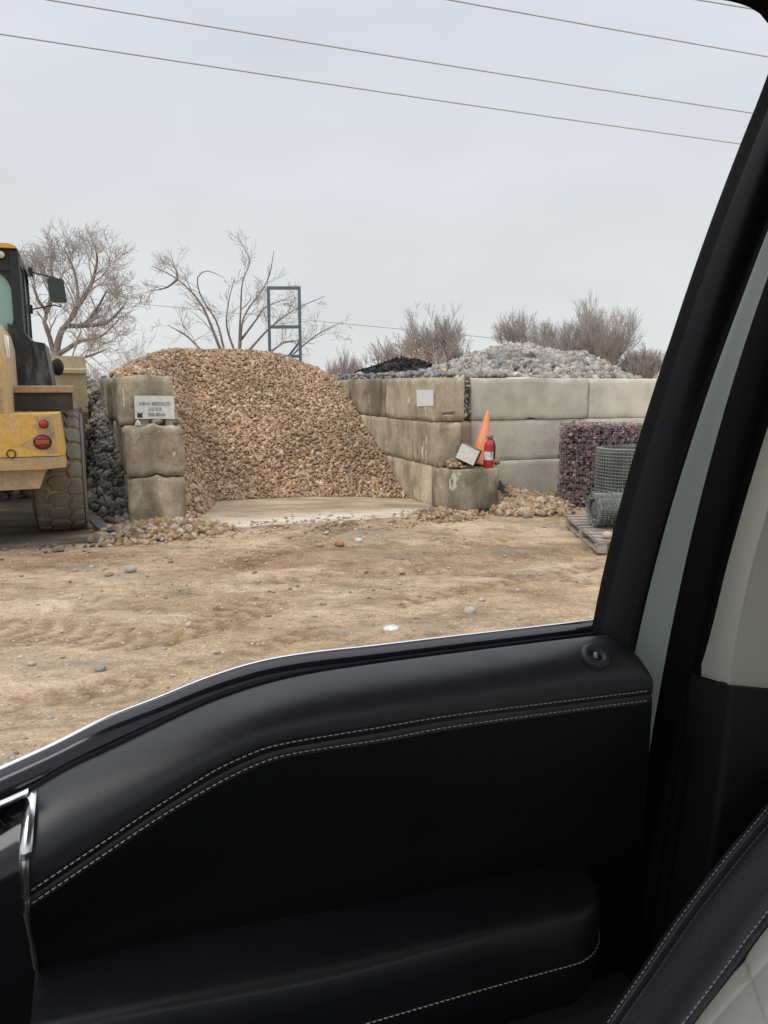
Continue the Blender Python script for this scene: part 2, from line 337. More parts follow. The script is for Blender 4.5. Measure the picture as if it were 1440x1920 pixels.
def slab(name, v0, v1, u0, u1, z, m, seed):
    b = MB(); n = 60
    top = []
    for i in range(9):
        u = u0+(u1-u0)*i/8
        top.append([W(v0+(v1-v0)*j/n+.05*(noise.noise((seed, i*.9, j*.1))), u+(.06*noise.noise((j*.35, seed, 1)) if i == 0 else 0), z) for j in range(n+1)])
    b.grid(top, 0, False)
    b.grid([[p+Vector((0, 0, -.3)) for p in top[0]], top[0]], 0, False)
    o = b.build(name, m); o['kind'] = 'structure'; return o
slab('concrete_pad', .9, 4.9, 9.25, 14.5, .030, mpad, 3)
mpad2 = mat('dark_pad', rough=.9, spec=.2)
p1, pn = noise_ramp(mpad2, 1.1, [(.35, (.10, .085, .065)), (.55, (.19, .16, .12)), (.7, (.30, .25, .185))], 6, 'World', (1, 2.6, 1), seed=6)
setc(mpad2, p1.outputs[0]); bump(mpad2, pn.outputs[0], .3, .01)
slab('loader_bay_pad', -6, .36, 9.05, 18, .026, mpad2, 9)

# ------------------------------------------------------------------ stones
def ico(sub):
    bm = bmesh.new(); bmesh.ops.create_icosphere(bm, subdivisions=sub, radius=1)
    bm.verts.index_update(); V = np.array([w.co[:] for w in bm.verts]); F = np.array([[w.index for w in f.verts] for f in bm.faces]); bm.free(); return V, F
def templates(sub, k, rough, seed):
    V, F = ico(sub); r = np.random.default_rng(seed); out = []
    for i in range(k):
        d = r.normal(size=(7, 3)); d /= np.linalg.norm(d, axis=1)[:, None]; am = r.uniform(-rough, rough, 7)
        s = 1+sum(a*np.clip(V@q, -1, 1)**3 for a, q in zip(am, d))+r.uniform(-rough*.25, rough*.25, len(V))
        out.append(V*s[:, None])
    return out, F
TP = {'round': templates(2, 7, .22, 1), 'small': templates(1, 8, .2, 2), 'sharp': templates(1, 8, .5, 3)}
def quats(n, r):
    q = r.normal(size=(n, 4)); q /= np.linalg.norm(q, axis=1)[:, None]; w, x, y, z = q.T
    return np.stack([np.stack([1-2*(y*y+z*z), 2*(x*y-z*w), 2*(x*z+y*w)], -1), np.stack([2*(x*y+z*w), 1-2*(x*x+z*z), 2*(y*z-x*w)], -1), np.stack([2*(x*z-y*w), 2*(y*z+x*w), 1-2*(x*x+y*y)], -1)], 1)
def tiltR(n, r, tilt):
    """mostly lying flat: random spin, small tilt"""
    a = r.uniform(0, 2*np.pi, n); c, s = np.cos(a), np.sin(a); z = np.zeros(n); o = np.ones(n)
    Rz = np.stack([np.stack([c, -s, z], -1), np.stack([s, c, z], -1), np.stack([z, z, o], -1)], 1)
    b = r.normal(0, tilt, n); c, s = np.cos(b), np.sin(b)
    Rx = np.stack([np.stack([o, z, z], -1), np.stack([z, c, -s], -1), np.stack([z, s, c], -1)], 1)
    return Rx@Rz
def stones(pts, size, kind='small', shape=(1, .78, .58), flat=None, seed=0):
    r = np.random.default_rng(seed+100); n = len(pts); T, F = TP[kind]
    Rm = quats(n, r) if flat is None else tiltR(n, r, flat)
    sc = np.array(shape)*r.uniform(.8, 1.2, (n, 3))*np.asarray(size)[:, None]
    ch = r.integers(0, len(T), n); base = np.stack(T)[ch]
    V = np.einsum('nij,nkj->nki', Rm, base*sc[:, None, :])+np.asarray(pts)[:, None, :]
    k = V.shape[1]; FF = (F[None]+(np.arange(n)*k)[:, None, None]).reshape(-1, 3)
    return V.reshape(-1, 3), FF
def merge(parts):
    Vs, Fs, ms = [], [], []; b = 0
    for V, F, m in parts:
        Vs.append(V); Fs.append(F+b); ms.append(np.full(len(F), m)); b += len(V)
    return np.concatenate(Vs), np.concatenate(Fs), np.concatenate(ms)
def uv2w(v, u, z): return np.stack([Vv.x*v+Uu.x*u, Vv.y*v+Uu.y*u, z], -1)
def hf_mesh(h, v0, v1, u0, u1, d, sink=.02):
    v = np.arange(v0, v1+d/2, d); u = np.arange(u0, u1+d/2, d); A, B = np.meshgrid(v, u); Z = h(A, B)-sink
    n, m = len(u), len(v); i = np.arange(n*m).reshape(n, m)
    q1 = np.stack([i[:-1, :-1], i[:-1, 1:], i[1:, 1:]], -1).reshape(-1, 3); q2 = np.stack([i[:-1, :-1], i[1:, 1:], i[1:, :-1]], -1).reshape(-1, 3)
    F = np.concatenate([q1, q2]); V = uv2w(A.ravel(), B.ravel(), Z.ravel())
    keep = (Z.ravel()[F] > -.018).any(1); return V, F[keep]
def scatter_hf(h, v0, v1, u0, u1, n, seed, keepfn=None, minh=.0):
    r = np.random.default_rng(seed); v = r.uniform(v0, v1, n); u = r.uniform(u0, u1, n); z = h(v, u)
    k = z > minh
    if keepfn is not None: k &= keepfn(v, u, z, r)
    return v[k], u[k], z[k]
def pile(name, h, box, d, n, sizes, mats, label, cat, kind='small', shape=(1, .78, .58), keepfn=None, seed=0, extra=None, flat=None):
    hV, hF = hf_mesh(h, *box, d)
    v, u, z = scatter_hf(h, *box, n, seed, keepfn)
    r = np.random.default_rng(seed+5); s = r.uniform(*sizes, len(v))*np.exp(r.normal(0, .26, len(v)))
    P = uv2w(v, u, z+s*.12); parts = [(hV, hF, 0)]
    sV, sF = stones(P, s, kind, shape, flat, seed); parts.append((sV, sF, 1))
    if extra is not None:
        eV, eF = stones(extra[0], extra[1], kind, shape, None, seed+50); parts.append((eV, eF, 1))
    V, F, mi = merge(parts); o = rawmesh(name, V, F, mats, mi, kind != 'sharp', origin=tuple(uv2w(np.array((box[0]+box[1])/2), np.array((box[2]+box[3])/2), np.array(0.))))
    return tag(o, label, cat, None, 'stuff')

# --- tan river gravel in the bay
def gravel_h(v, u):
    lump = .10*(vnoise(v, u, .9, 21)-.5)+.05*(vnoise(v, u, .3, 22)-.5)
    ub = np.interp(v, [.5, 1.12, 1.4, 1.75, 2.3, 3.2, 4.0, 4.4, 4.6, 5.2], [9.75, 9.75, 10.4, 11.5, 11.55, 11.5, 11.15, 10.85, 10.7, 10.9])
    crest = np.interp(v, [.2, .5, .8, 1.2, 1.7, 2.4, 3.1, 3.7, 4.2, 4.6, 5.2, 6], [1.80, 1.95, 2.10, 2.26, 2.37, 2.42, 2.39, 2.30, 2.12, 1.88, 1.72, 1.6])
    s = np.maximum(u-ub+lump*1.2, 0)
    slope = np.interp(v, [.5, 1.1, 1.7, 3.5, 4.55], [.52, .52, .66, .66, .50])
    rise = slope*s*(.55+.45*sstep(s, 0, 1.3))
    k = .22; top = crest+lump*.5-np.maximum(u-15.4, 0)*.28
    hh = np.clip(.5+.5*(top-rise)/k, 0, 1); m = top*(1-hh)+rise*hh-k*hh*(1-hh)
    return np.where(s > 0, np.maximum(m, 0)+.0, -.03)+np.where(s > 0, .03, 0)
def in_bay(v, u, z, r):
    wall_r = (v < 4.55) | (z > np.where(u > 11.8, 1.84, 1.84)+.03)
    wall_l = (v > 1.1) | (z > 1.85)
    thin = np.where(u > 15.2, r.random(len(v)) < .35, True)
    edge = r.random(len(v)) < np.clip(z/.08+.35, 0, 1)
    return wall_r & wall_l & thin & edge
pile('river_gravel_pile', gravel_h, (.45, 4.75, 9.6, 17.5), .07, 36000, (.019, .039), [M['tan_base'], M['tan_stone']],
     'tall tan river gravel heap sloping down between two concrete block walls', 'gravel heap', keepfn=in_bay, seed=31)

# --- dark cobbles in the bay left of the wall, spilling forward beside the loader's wheel
def cob_h(v, u):
    lump = .16*(vnoise(v, u, .8, 41)-.5)+.07*(vnoise(v, u, .3, 42)-.5)
    ub = np.interp(v, [-5, -.75, -.35, -.05, .15, .45], [12.8, 12.8, 12.6, 11.6, 10.3, 9.55])
    s = np.maximum(u-ub+lump, 0); h = .36*s*(.5+.5*sstep(s, 0, 1.5))
    return np.where(s > 0, np.minimum(h, 1.72+lump*.5)+.03, -.03)
def cob_keep(v, u, z, r): return (v < .42) & (r.random(len(v)) < np.clip(z/.1+.3, 0, 1))
pile('dark_cobble_pile', cob_h, (-4.6, .42, 9.5, 18.5), .09, 19000, (.038, .074), [M['dark_base'], M['dark_stone']],
     'dark grey rounded cobbles heaped against the left block wall beside the loader', 'cobble heap', kind='small', shape=(1, .72, .5), keepfn=cob_keep, seed=44)

# --- pale grey cobbles behind the new grey wall
def gcob_h(v, u):
    lump = .22*(vnoise(v, u, .8, 51)-.5)+.1*(vnoise(v, u, .35, 52)-.5)
    d = np.sqrt(((v-7.75)/np.where(v < 7.75, .80, 1.0))**2+((u-13.1)/1.1)**2)
    h = 2.56-.40*(np.sqrt(d*d+.2)-.45)+lump
    low = np.minimum(1.86+lump*.35, 3.2-.25*np.abs(u-11.5))-np.maximum(v-8.9, 0)*1.6
    h = np.minimum(np.maximum(h, low), 1.86+.62*np.maximum(u-10.95, 0)+lump*.3)-np.maximum(v-9.0, 0)*.9
    return np.where(v < 5.15, np.minimum(h, 1.80+lump*.4), h)
def gk(v, u, z, r):
    return ((v > 5.12) | (u > 10.05)) & ((u > 10.95) | ((v > 5.05) & (v < 5.5))) & (r.random(len(v)) < np.where(u > 14, .4, 1))
r_ = np.random.default_rng(3); ng = 130
gapP = uv2w(r_.uniform(5.07, 5.28, ng), r_.uniform(10.2, 10.45, ng), r_.uniform(1.27, 1.86, ng))
pile('grey_cobble_pile', gcob_h, (5.08, 10.6, 10.92, 17), .1, 18000, (.04, .076), [M['gray_base'], M['gray_stone']],
     'pale grey and white cobbles mounded behind the smooth grey block wall', 'cobble heap', shape=(1, .75, .55), keepfn=gk, seed=54, extra=(gapP, r_.uniform(.04, .065, ng)))
# --- stones lying on top of the old right wall, in front of the mulch
n = 110; sv = r_.uniform(4.70, 5.2, n); su = r_.uniform(10.6, 15.6, n)
V, F = stones(uv2w(sv, su, np.full(n, 1.88)+r_.uniform(-.01, .07, n)), r_.uniform(.04, .08, n), 'small', (1, .75, .5), .4, 61)
tag(rawmesh('wall_top_stones', V, F, [stone_mat('blue_gray_cobble', [(.20, .22, .25), (.32, .31, .29), (.16, .18, .22), (.4, .39, .36), (.30, .22, .17), (.23, .25, .28)])], origin=tuple(W(4.9, 13, 1.86))),
    'loose blue-grey stones strewn along the top of the old right block wall', 'stones', None, 'stuff')
# --- black mulch behind
def mul_h(v, u):
    d = np.sqrt((v-6.95)**2+((u-16.9)/1.2)**2); lump = .12*(vnoise(v, u, .7, 71)-.5)+.08*(vnoise(v, u, .2, 72)-.5)
    return 2.33-.36*(np.sqrt(d*d+.12)-.34)+lump
pile('black_mulch_pile', mul_h, (3.4, 10, 14.2, 20), .1, 9000, (.018, .04), [M['mulch_base'], M['mulch']],
     'black mulch mound showing behind the old right block wall', 'mulch heap', kind='small', shape=(1, .5, .35), seed=75)
# --- spills at the feet of the walls
def spillR(v, u):
    lump = .07*(vnoise(v, u, .5, 81)-.5)+.04*(vnoise(v, u, .2, 82)-.5)
    d = np.sqrt(((v-5.75)/.95)**2+((u-9.95)/1.35)**2)
    h = .24*(1-d)+lump
    d2 = np.sqrt(((v-4.5)/.6)**2+((u-9.3)/.55)**2); return np.maximum(np.maximum(h, .05*(1-d2)+lump*.5), -.05)
def sk_(v, u, z, r):
    inblk = ((v > 4.55) & (v < 5.3) & (u > 9.3)) | (u > 10.2); return (~inblk) & (r.random(len(v)) < np.clip(z/.1+.12, 0, 1))
pile('spilled_gravel', spillR, (3.5, 7.0, 8.3, 10.3), .06, 7500, (.024, .05), [M['tan_base'], M['orange_stone']],
     'orange and tan gravel spilled at the foot of the grey wall, up to the pallet', 'gravel', keepfn=sk_, seed=84, kind='small')
def spillL(v, u):
    lump = .06*(vnoise(v, u, .5, 91)-.5)+.03*(vnoise(v, u, .2, 92)-.5)
    d = np.sqrt(((v-.75)/.95)**2+((u-9.4)/.75)**2); return np.maximum(.09*(1-d)+lump*.75, -.05)
def slk(v, u, z, r): return ~((v > .43) & (v < 1.1) & (u > 9.85)) & (r.random(len(v)) < np.clip(z/.08+.15, 0, 1))
pile('spilled_gravel', spillL, (-.3, 1.9, 8.5, 10.2), .06, 4200, (.026, .055), [M['tan_base'], M['orange_stone']],
     'orange gravel spilled round the base of the left wall\'s front end', 'gravel', keepfn=slk, seed=94, kind='small')
# --- pebbles scattered over the yard
n = 13000; v = r_.uniform(-6, 7.5, n); u = r_.uniform(1.8, 9.3, n); cl = vnoise(v, u, .9, 12); k = r_.random(n) < np.clip((cl-.25)*1.3, .12, 1)*np.where(u > 7.6, 1, .5)
v, u = v[k], u[k]; s = r_.uniform(.005, .017, len(v))*np.exp(r_.normal(0, .35, len(v)))
P = uv2w(v, u, np.zeros(len(v))); P[:, 2] = ground_z(P[:, 0], P[:, 1])+s*.2
V, F = stones(P, s, 'small', (1, .8, .5), .25, 99)
n = 620; v2 = r_.uniform(.9, 4.6, n); u2 = 9.10+r_.normal(0, .26, n)-.10*np.sin(v2*2); s2 = r_.uniform(.008, .026, n)*np.exp(r_.normal(0, .3, n))
P2 = uv2w(v2, u2, np.where(u2 > 9.25, .03, .0)+s2*.2)
n = 200; v3 = r_.uniform(-3.5, .2, n); u3 = 8.9+r_.normal(0, .17, n); s3 = r_.uniform(.012, .05, n); P3 = uv2w(v3, u3, np.full(n, .01)+s3*.2)
V2, F2 = stones(P2, s2, 'small', (1, .8, .5), .25, 98); V3, F3 = stones(P3, s3, 'small', (1, .7, .4), .2, 97)
Va, Fa, ma = merge([(V, F, 0), (V2, F2, 1), (V3, F3, 3)])
tag(rawmesh('scattered_pebbles', Va, Fa, [M['pebble'], M['tan_stone'], M['gray_stone'], M['dark_stone']], ma), 'small pale pebbles and gravel scattered over the sandy yard', 'pebbles', None, 'stuff')
# a few stones big enough to pick out
def rock(px, py, s, mcol, label):
    p = gnd(px, py); T, F = TP['round']; V = T[int(px) % len(T)]*np.array((s, s*.8, s*(.24 if mcol[0] == 'pale' else .62)))
    a = px; Rz = np.array([[math.cos(a), -math.sin(a), 0], [math.sin(a), math.cos(a), 0], [0, 0, 1]])
    V = V@Rz.T+np.array((p.x, p.y, float(ground_z(np.array(p.x), np.array(p.y)))+s*(.02 if mcol[0] == 'pale' else .4)))
    m = mat('rock_'+mcol[0], mcol[1], .8); q, n_ = noise_ramp(m, 9, [(.3, tuple(c*.6 for c in mcol[1])), (.7, tuple(min(1, c*1.25) for c in mcol[1]))]); setc(m, q.outputs[0]); bump(m, n_.outputs[0], .4, .02)
    tag(rawmesh('loose_rock', V, F, [m], origin=tuple(p)), label, 'rock', 'loose rocks on the yard')
rock(637, 1023, .062, ('orange', (.36, .2, .10)), 'round orange-brown rock lying on the dirt in front of the concrete pad')
rock(600, 1026, .045, ('tan', (.42, .29, .16)), 'small tan rock lying just left of the orange-brown one on the dirt')
rock(672, 1015, .05, ('white', (.62, .58, .52)), 'white rock lying right of the orange-brown one near the pad')
rock(246, 1074, .06, ('grey', (.42, .38, .33)), 'flat grey rock alone on the dirt left of the pad')
rock(730, 1178, .075, ('pale', (.62, .60, .56)), 'flat pale stone half sunk in the dirt close to the window sill')
rock(189, 1258, .035, ('slate', (.30, .29, .28)), 'small slate-grey rock on the dirt nearest the truck door')

# ------------------------------------------------------------------ concrete blocks
def block(v0, v1, u0, u1, z0, z1, m, label, group, ridge=.04, rough=.012, seed=0, key=0.0, yaw=0.0, tint=None):
    L = (v1-v0, u1-u0, z1-z0); nseg = [max(6, int(d/.055)) for d in L]
    bm = bmesh.new(); gd = {}
    ax_c = [[0, .014]+[.014+(d-.028)*q/(n_-2) for q in range(1, n_-2)]+[d-.014, d] for d, n_ in zip(L, nseg)]
    def vert(i, j, k):
        q = (i, j, k)
        if q not in gd: gd[q] = bm.verts.new((ax_c[0][i], ax_c[1][j], ax_c[2][k]))
        return gd[q]
    for ax in range(3):
        a, b = [x for x in range(3) if x != ax]
        for side in (0, nseg[ax]):
            for i in range(nseg[a]):
                for j in range(nseg[b]):
                    def P(ii, jj):
                        q = [0, 0, 0]; q[ax] = side; q[a] = ii; q[b] = jj; return vert(*q)
                    bm.faces.new((P(i, j), P(i+1, j), P(i+1, j+1), P(i, j+1)))
    bev = .014
    for w in bm.verts:
        t = Vector(w.co); p = Vector(t)
        c = Vector([min(max(p[i], bev), L[i]-bev) for i in range(3)]); dlt = p-c
        nb = sum(1 for i in range(3) if abs(dlt[i]) > 1e-6)
        if nb > 1: p = c+dlt.normalized()*bev
        nrm = (p-c).normalized() if (p-c).length > 1e-6 else Vector((0, 0, 0))
        q = Vector((p.x*3.1+seed*3.7, p.y*3.1+seed, p.z*3.1-seed*2))
        d = noise.noise(q)*rough*.6+noise.noise(q*3.4)*rough*.55+noise.noise(q*9)*rough*.35
        if nb > 1: d -= abs(noise.noise(q*2.2))*rough*1.2+max(0, noise.noise(q*4.5+Vector((9, 0, 0)))-.15)*rough*4.5
        p = p+nrm*d
        x = p.x-L[0]/2
        if key and t.y < .001:                    # cast key strip down the end face
            p.y -= key*max(0, min(1, (.13-abs(x+.03))/.05))
        p.z += ridge*max(0, 1-abs(x)/.11)*1.0
        w.co = p
    b = MB(); Mx = Matrix.Translation(W(v0, u0, z0)) @ YM
    if yaw: Mx = Mx @ Matrix.Translation((L[0]/2, L[1]/2, 0)) @ Matrix.Rotation(yaw, 4, 'Z') @ Matrix.Translation((-L[0]/2, -L[1]/2, 0))
    bmesh.ops.recalc_face_normals(bm, faces=bm.faces)
    b.bm(bm, 0, Mx, True); o = b.build('concrete_block', m); tn = tint if tint else (.86, 1.0, .93, .80, .97)[seed % 5]; o.color = (tn, tn*.995, tn*.985, 1); return tag(o, label, 'concrete block', group)
BH = .615
GL = 'concrete blocks of the left wall'; GR = 'old concrete blocks of the right wall'; GG = 'smooth grey concrete blocks of the new wall'
co, ct, cg, cb = M['conc_old'], M['conc_tan'], M['conc_gray'], M['conc_brown']
block(.43, 1.11, 9.87, 11.7, 0, BH-.006, co, 'weathered ground-level block at the left wall\'s front end, gravel round its foot', GL, seed=1, tint=0.98, key=.022, rough=.026)
block(.42, 1.11, 9.88, 11.7, BH, 2*BH-.006, co, 'weathered chipped middle block at the left wall\'s front end, under the white sign', GL, seed=2, tint=0.88, key=.018, rough=.030)
block(.38, 1.06, 10.42, 12.25, 2*BH, 3*BH, co, 'stained crumbling block on top of the left wall, behind the white lettered sign', GL, ridge=.02, seed=3, tint=0.78, rough=.03)
for i, (u0, v0) in enumerate(((11.72, .38), (13.56, .33))):
    w_ = ('just behind the front end', 'at the far end')[i]
    block(v0, v0+.68, u0, u0+1.82, 0, BH-.006, co, 'weathered block on the ground course of the left wall, %s' % w_, GL, seed=4+i)
    block(v0-.01, v0+.67, u0, u0+1.82, BH, 2*BH-.006, co, 'weathered block on the middle course of the left wall, %s' % w_, GL, seed=7+i)
    block(v0-.08, v0+.6, u0+.56, u0+2.36, 2*BH, 3*BH, co, 'weathered block on the top course of the left wall, %s' % w_, GL, seed=10+i)
# right wall, stepped front
block(4.55, 5.28, 9.31, 9.95, 0, BH-.006, co, 'short streaked ground-level block at the right wall\'s front end, carrying the extinguisher', GR, ridge=0, seed=21, tint=0.7, key=.02, rough=.016)
block(4.565, 5.23, 9.995, 11.81, 0, BH-.006, ct, 'clean tan ground-course block of the right wall, gravel sloping across it', GR, ridge=0, seed=22, tint=1.02)
block(4.55, 5.23, 11.86, 13.7, 0, BH-.006, ct, 'tan ground-course block of the right wall, almost buried by the gravel slope', GR, ridge=0, seed=23, tint=0.93)
block(4.55, 4.87, 9.68, 10.67, BH, 2*BH-.006, ct, 'short tan middle-course block of the right wall, broken stones on its top', GR, ridge=0, seed=24, tint=0.84, rough=.016)
block(4.562, 5.2, 10.712, 12.53, BH, 2*BH-.006, ct, 'long grey-tan middle-course block of the right wall, between two others', GR, ridge=0, seed=25, tint=0.8)
block(4.555, 5.2, 12.57, 14.4, BH, 2*BH-.006, ct, 'tan middle-course block of the right wall, cut off by the gravel slope', GR, ridge=0, seed=26, tint=0.92)
block(4.55, 5.05, 9.94, 11.765, 2*BH, 3*BH, ct, 'tan top-course block of the right wall, with the white paper notice', GR, ridge=0, seed=27, tint=0.88, rough=.014)
block(4.565, 5.15, 11.815, 13.61, 2*BH, 3*BH, co, 'dark water-streaked top-course block of the right wall, beside the gravel', GR, ridge=0, seed=28, tint=0.62, rough=.014)
block(4.55, 5.15, 13.66, 15.4, 2*BH, 3*BH, co, 'streaked top-course block of the right wall, farthest back at the gravel crest', GR, ridge=0, seed=29, tint=0.8)
block(4.885, 5.17, 9.93, 10.68, BH, 2*BH-.006, cb, 'narrow brown block wedged behind the orange cone, between both right walls', GR, ridge=0, seed=30, tint=0.9, rough=.014)
# new grey wall
block(5.29, 7.335, 10.2, 10.9, 2*BH, 3*BH, cg, 'long smooth grey top-course block of the new wall, nearest the old wall', GG, ridge=.03, seed=41, tint=0.95, rough=.006)
block(7.365, 9.18, 10.218, 10.9, 2*BH, 3*BH, cg, 'palest smooth grey top-course block of the new wall, above the purple rock', GG, ridge=0, seed=42, tint=1.14, rough=.005)
block(5.30, 7.20, 10.22, 10.9, BH, 2*BH-.005, cg, 'smooth grey middle-course block of the new wall, behind the orange cone', GG, ridge=0, seed=43, tint=1.05, rough=.006)
block(7.21, 9.05, 10.22, 10.9, BH, 2*BH-.005, cg, 'smooth grey middle-course block of the new wall, mostly behind the purple rock', GG, ridge=0, seed=44, tint=1.05, rough=.006)
block(5.42, 7.28, 10.21, 10.9, 0, BH-.005, cg, 'smooth grey ground-course block of the new wall, above the spilled gravel', GG, ridge=0, seed=45, tint=0.93, rough=.006)
block(7.29, 9.12, 10.21, 10.9, 0, BH-.005, cg, 'smooth grey ground-course block of the new wall, behind the wire rolls', GG, ridge=0, seed=46, tint=0.93, rough=.006)
for i in range(3):
    block(-2.7+i*1.84, -.88+i*1.84, 18.6, 19.25, 1.23, 1.83, co, 'distant block closing the dark cobble bay, %s' % ('half hidden by the loader\'s bucket', 'just right of the bucket', 'ending at the left block wall')[i], 'concrete blocks closing the cobble bay', ridge=0, seed=50+i)

# ------------------------------------------------------------------ wheel loader
def dusty(name, base, dust, amt=(.45, .7), rough=.6, scale=3.2, spec=.4, vs=(1, 1, .5), seed=0):
    m = mat(name, rough=rough, spec=spec)
    r1, n1 = noise_ramp(m, scale, [(amt[0], bw(0)), (amt[1], bw(1))], 7, 'World', vs, .65, seed)
    r2, n2 = noise_ramp(m, 26, [(.3, bw(.82)), (.7, bw(1.1))], 4, 'World')
    c = mixc(m, base, dust, r1.outputs[0]); setc(m, mixc(m, c, r2.outputs[0], 1.0, 'MULTIPLY')); bump(m, n2.outputs[0], .15, .006); return m
M['yellow'] = dusty('dusty_yellow_paint', (.64, .37, .06), (.52, .38, .2), (.44, .70), .55)
M['yellow_dirty'] = dusty('mud_caked_yellow', (.50, .34, .14), (.40, .28, .17), (.3, .6), .8)
M['beige'] = dusty('dust_caked_steel', (.44, .32, .20), (.34, .25, .16), (.4, .65), .9)
M['bucket'] = dusty('sandy_bucket_steel', (.56, .45, .28), (.44, .35, .2), (.4, .62), .85, 2)
M['blackp'] = dusty('dusty_black_panel', (.012, .014, .018), (.20, .19, .175), (.47, .74), .5, 5, .5, (1, 1, .35))
M['black'] = mat('black_steel', (.012, .013, .016), .5)
M['tyre'] = dusty('dusty_tyre_rubber', (.15, .135, .112), (.21, .18, .142), (.4, .7), .9, 4)
M['tyre_groove'] = dusty('tyre_groove_dust', (.36, .305, .23), (.19, .16, .125), (.4, .75), .95, 6)
M['rubber'] = mat('dark_rubber', (.02, .02, .021), .8)
M['flap'] = dusty('grimy_mudguard', (.035, .03, .025), (.10, .08, .06), (.45, .8), .8)
M['red_lens'] = mat('red_lens', (.42, .012, .016), .35); M['red_dull'] = dusty('dull_red_lens', (.20, .010, .014), (.22, .07, .05), (.45, .75), .3, 14); M['amber'] = mat('amber_lens', (.30, .075, .02), .35)
M['cream_lens'] = mat('pale_lens', (.55, .52, .42), .25); M['steel'] = mat('worn_steel', (.3, .28, .25), .55, .6)
def glass(name, tint, alpha, rough=.05):
    m = bpy.data.materials.new(name); m.use_nodes = True; t = m.node_tree; t.nodes.clear()
    o = N(t, 'ShaderNodeOutputMaterial'); tr = N(t, 'ShaderNodeBsdfTransparent'); p = N(t, 'ShaderNodeBsdfPrincipled'); x = N(t, 'ShaderNodeMixShader')
    tr.inputs[0].default_value = (*tint, 1); p.inputs['Base Color'].default_value = (*[c*.7 for c in tint], 1); p.inputs['Roughness'].default_value = rough
    x.inputs[0].default_value = alpha; t.links.new(tr.outputs[0], x.inputs[1]); t.links.new(p.outputs[0], x.inputs[2]); t.links.new(x.outputs[0], o.inputs[0]); return m
M['cabglass'] = glass('green_cab_glass', (.62, .85, .76), .55)
LV = -1.34
ld = thing('wheel_loader', W(LV, 11.2, 0), 'dusty yellow wheel loader seen from behind at the left edge of the yard', 'wheel loader')
def mir(v): return 2*LV-v
# rear counterweight
b = MB()
for side in (0, 1):
    f = (lambda v: v) if side == 0 else mir
    top = [(-.84, 8.60), (-.34, 8.60), (-.27, 8.72), (-.27, 9.42), (-.84, 9.42)]
    lo = [(-.84, 8.60), (-.29, 8.60), (-.235, 8.74), (-.235, 9.42), (-.84, 9.42)]
    n = len(top); vs = [(f(v), u, 1.45) for v, u in top]+[(f(v), u, 1.02) for v, u in lo]
    vs2 = []
    b.add([Vector(p) for p in vs], [list(range(n)), list(range(2*n-1, n-1, -1))]+[(i, (i+1) % n, (i+1) % n+n, i+n) for i in range(n)], 0, False, YM)
b.box((mir(-.83), 8.63, 1.02), (-.83, 9.42, 1.16), 0, YM, .01)
cw = b.build('counterweight', M['yellow'], ld)
b = MB()
pl = [(mir(-.25), 1.012), (-.25, 1.012), (-.232, .90), (-.42, .885), (mir(-.42), .885), (mir(-.232), .90)]
b.prism(pl, 8.605, 9.3, 0, YM); b.build('bumper_skirt', M['yellow_dirty'], cw)
b = MB(); pl = [(mir(-.42), .878), (-.42, .878), (-.50, .68), (mir(-.50), .66)]
b.prism(pl, 8.68, 9.4, 0, YM); b.build('tow_plate', M['beige'], cw)
b = MB(); Y2 = YM @ Matrix.Translation((-.52, 8.592, 1.10)) @ Matrix.Rotation(R(90), 4, 'X')
def lamp(name, v, z, r, m, sq=1.0, u=8.598, par=None):
    b = MB(); Mx = YM @ Matrix.Translation((v, u, z)) @ Matrix.Rotation(R(90), 4, 'X') @ Matrix.Diagonal((1.15, sq, 1, 1))
    b.lathe([(0, .022), (r*.6, .02), (r*.9, .012), (r*.98, .0)], 0, 24, True, Mx); b.lathe([(r*1.09, -.01), (r*1.09, .008), (r*.96, .012), (r*.96, -.005)], 1, 24, True, Mx)
    return b.build(name, [m, M['black']], par or ld)
lamp('tail_light', -.415, 1.345, .038, M['red_lens'])
l2 = lamp('tail_light', -.437, 1.165, .070, M['red_dull'])
b = MB(); Mx = YM @ Matrix.Translation((-.437, 8.57, 1.165)); b.box((-.062, -.001, -.02), (.062, .012, .02), 0, Mx, .004); b.build('amber_band', M['amber'], l2)
lamp('tail_light', mir(-.415), 1.345, .038, M['red_lens']); lamp('tail_light', mir(-.437), 1.165, .076, M['red_lens'])
b = MB(); b.prism([(-.485, 1.425), (-.325, 1.425), (-.305, 1.20), (-.30, 1.06), (-.40, 1.045), (-.47, 1.24)], 8.5965, 8.602, 0, YM); b.build('scraped_patch', dusty('scraped_paint', (.46, .31, .15), (.24, .2, .16), (.42, .62), .8, 12), cw)
for (vc_, zc_, r_l) in ((-.437, 1.165, .07), (-.415, 1.345, .038)):
    b = MB(); b.prism([(vc_-r_l*3.1, zc_-r_l*.2), (vc_-r_l*.5, zc_+r_l*.95), (vc_-r_l*.2, zc_-r_l*1.1), (vc_-r_l*1.6, zc_-r_l*.95)], 8.594, 8.6, 0, YM); b.build('lamp_recess', M['yellow_dirty'], cw)
b = MB(); Mx = YM @ Matrix.Translation((-.735, 8.597, 1.055)) @ Matrix.Rotation(R(90), 4, 'X'); b.lathe([(.0, -.02), (.035, -.02), (.035, .006), (.045, .006), (.045, -.01)], 0, 18, True, Mx); b.build('tie_down_hole', M['rubber'], cw)
b = MB(); b.box((mir(-.845), 8.75, 1.17), (-.845, 8.80, 1.95), 0, YM)
for i in range(26): b.box((mir(-.86), 8.728, 1.19+i*.029), (-.86, 8.748, 1.202+i*.029), 0, YM)
b.build('grille', M['black'], ld)
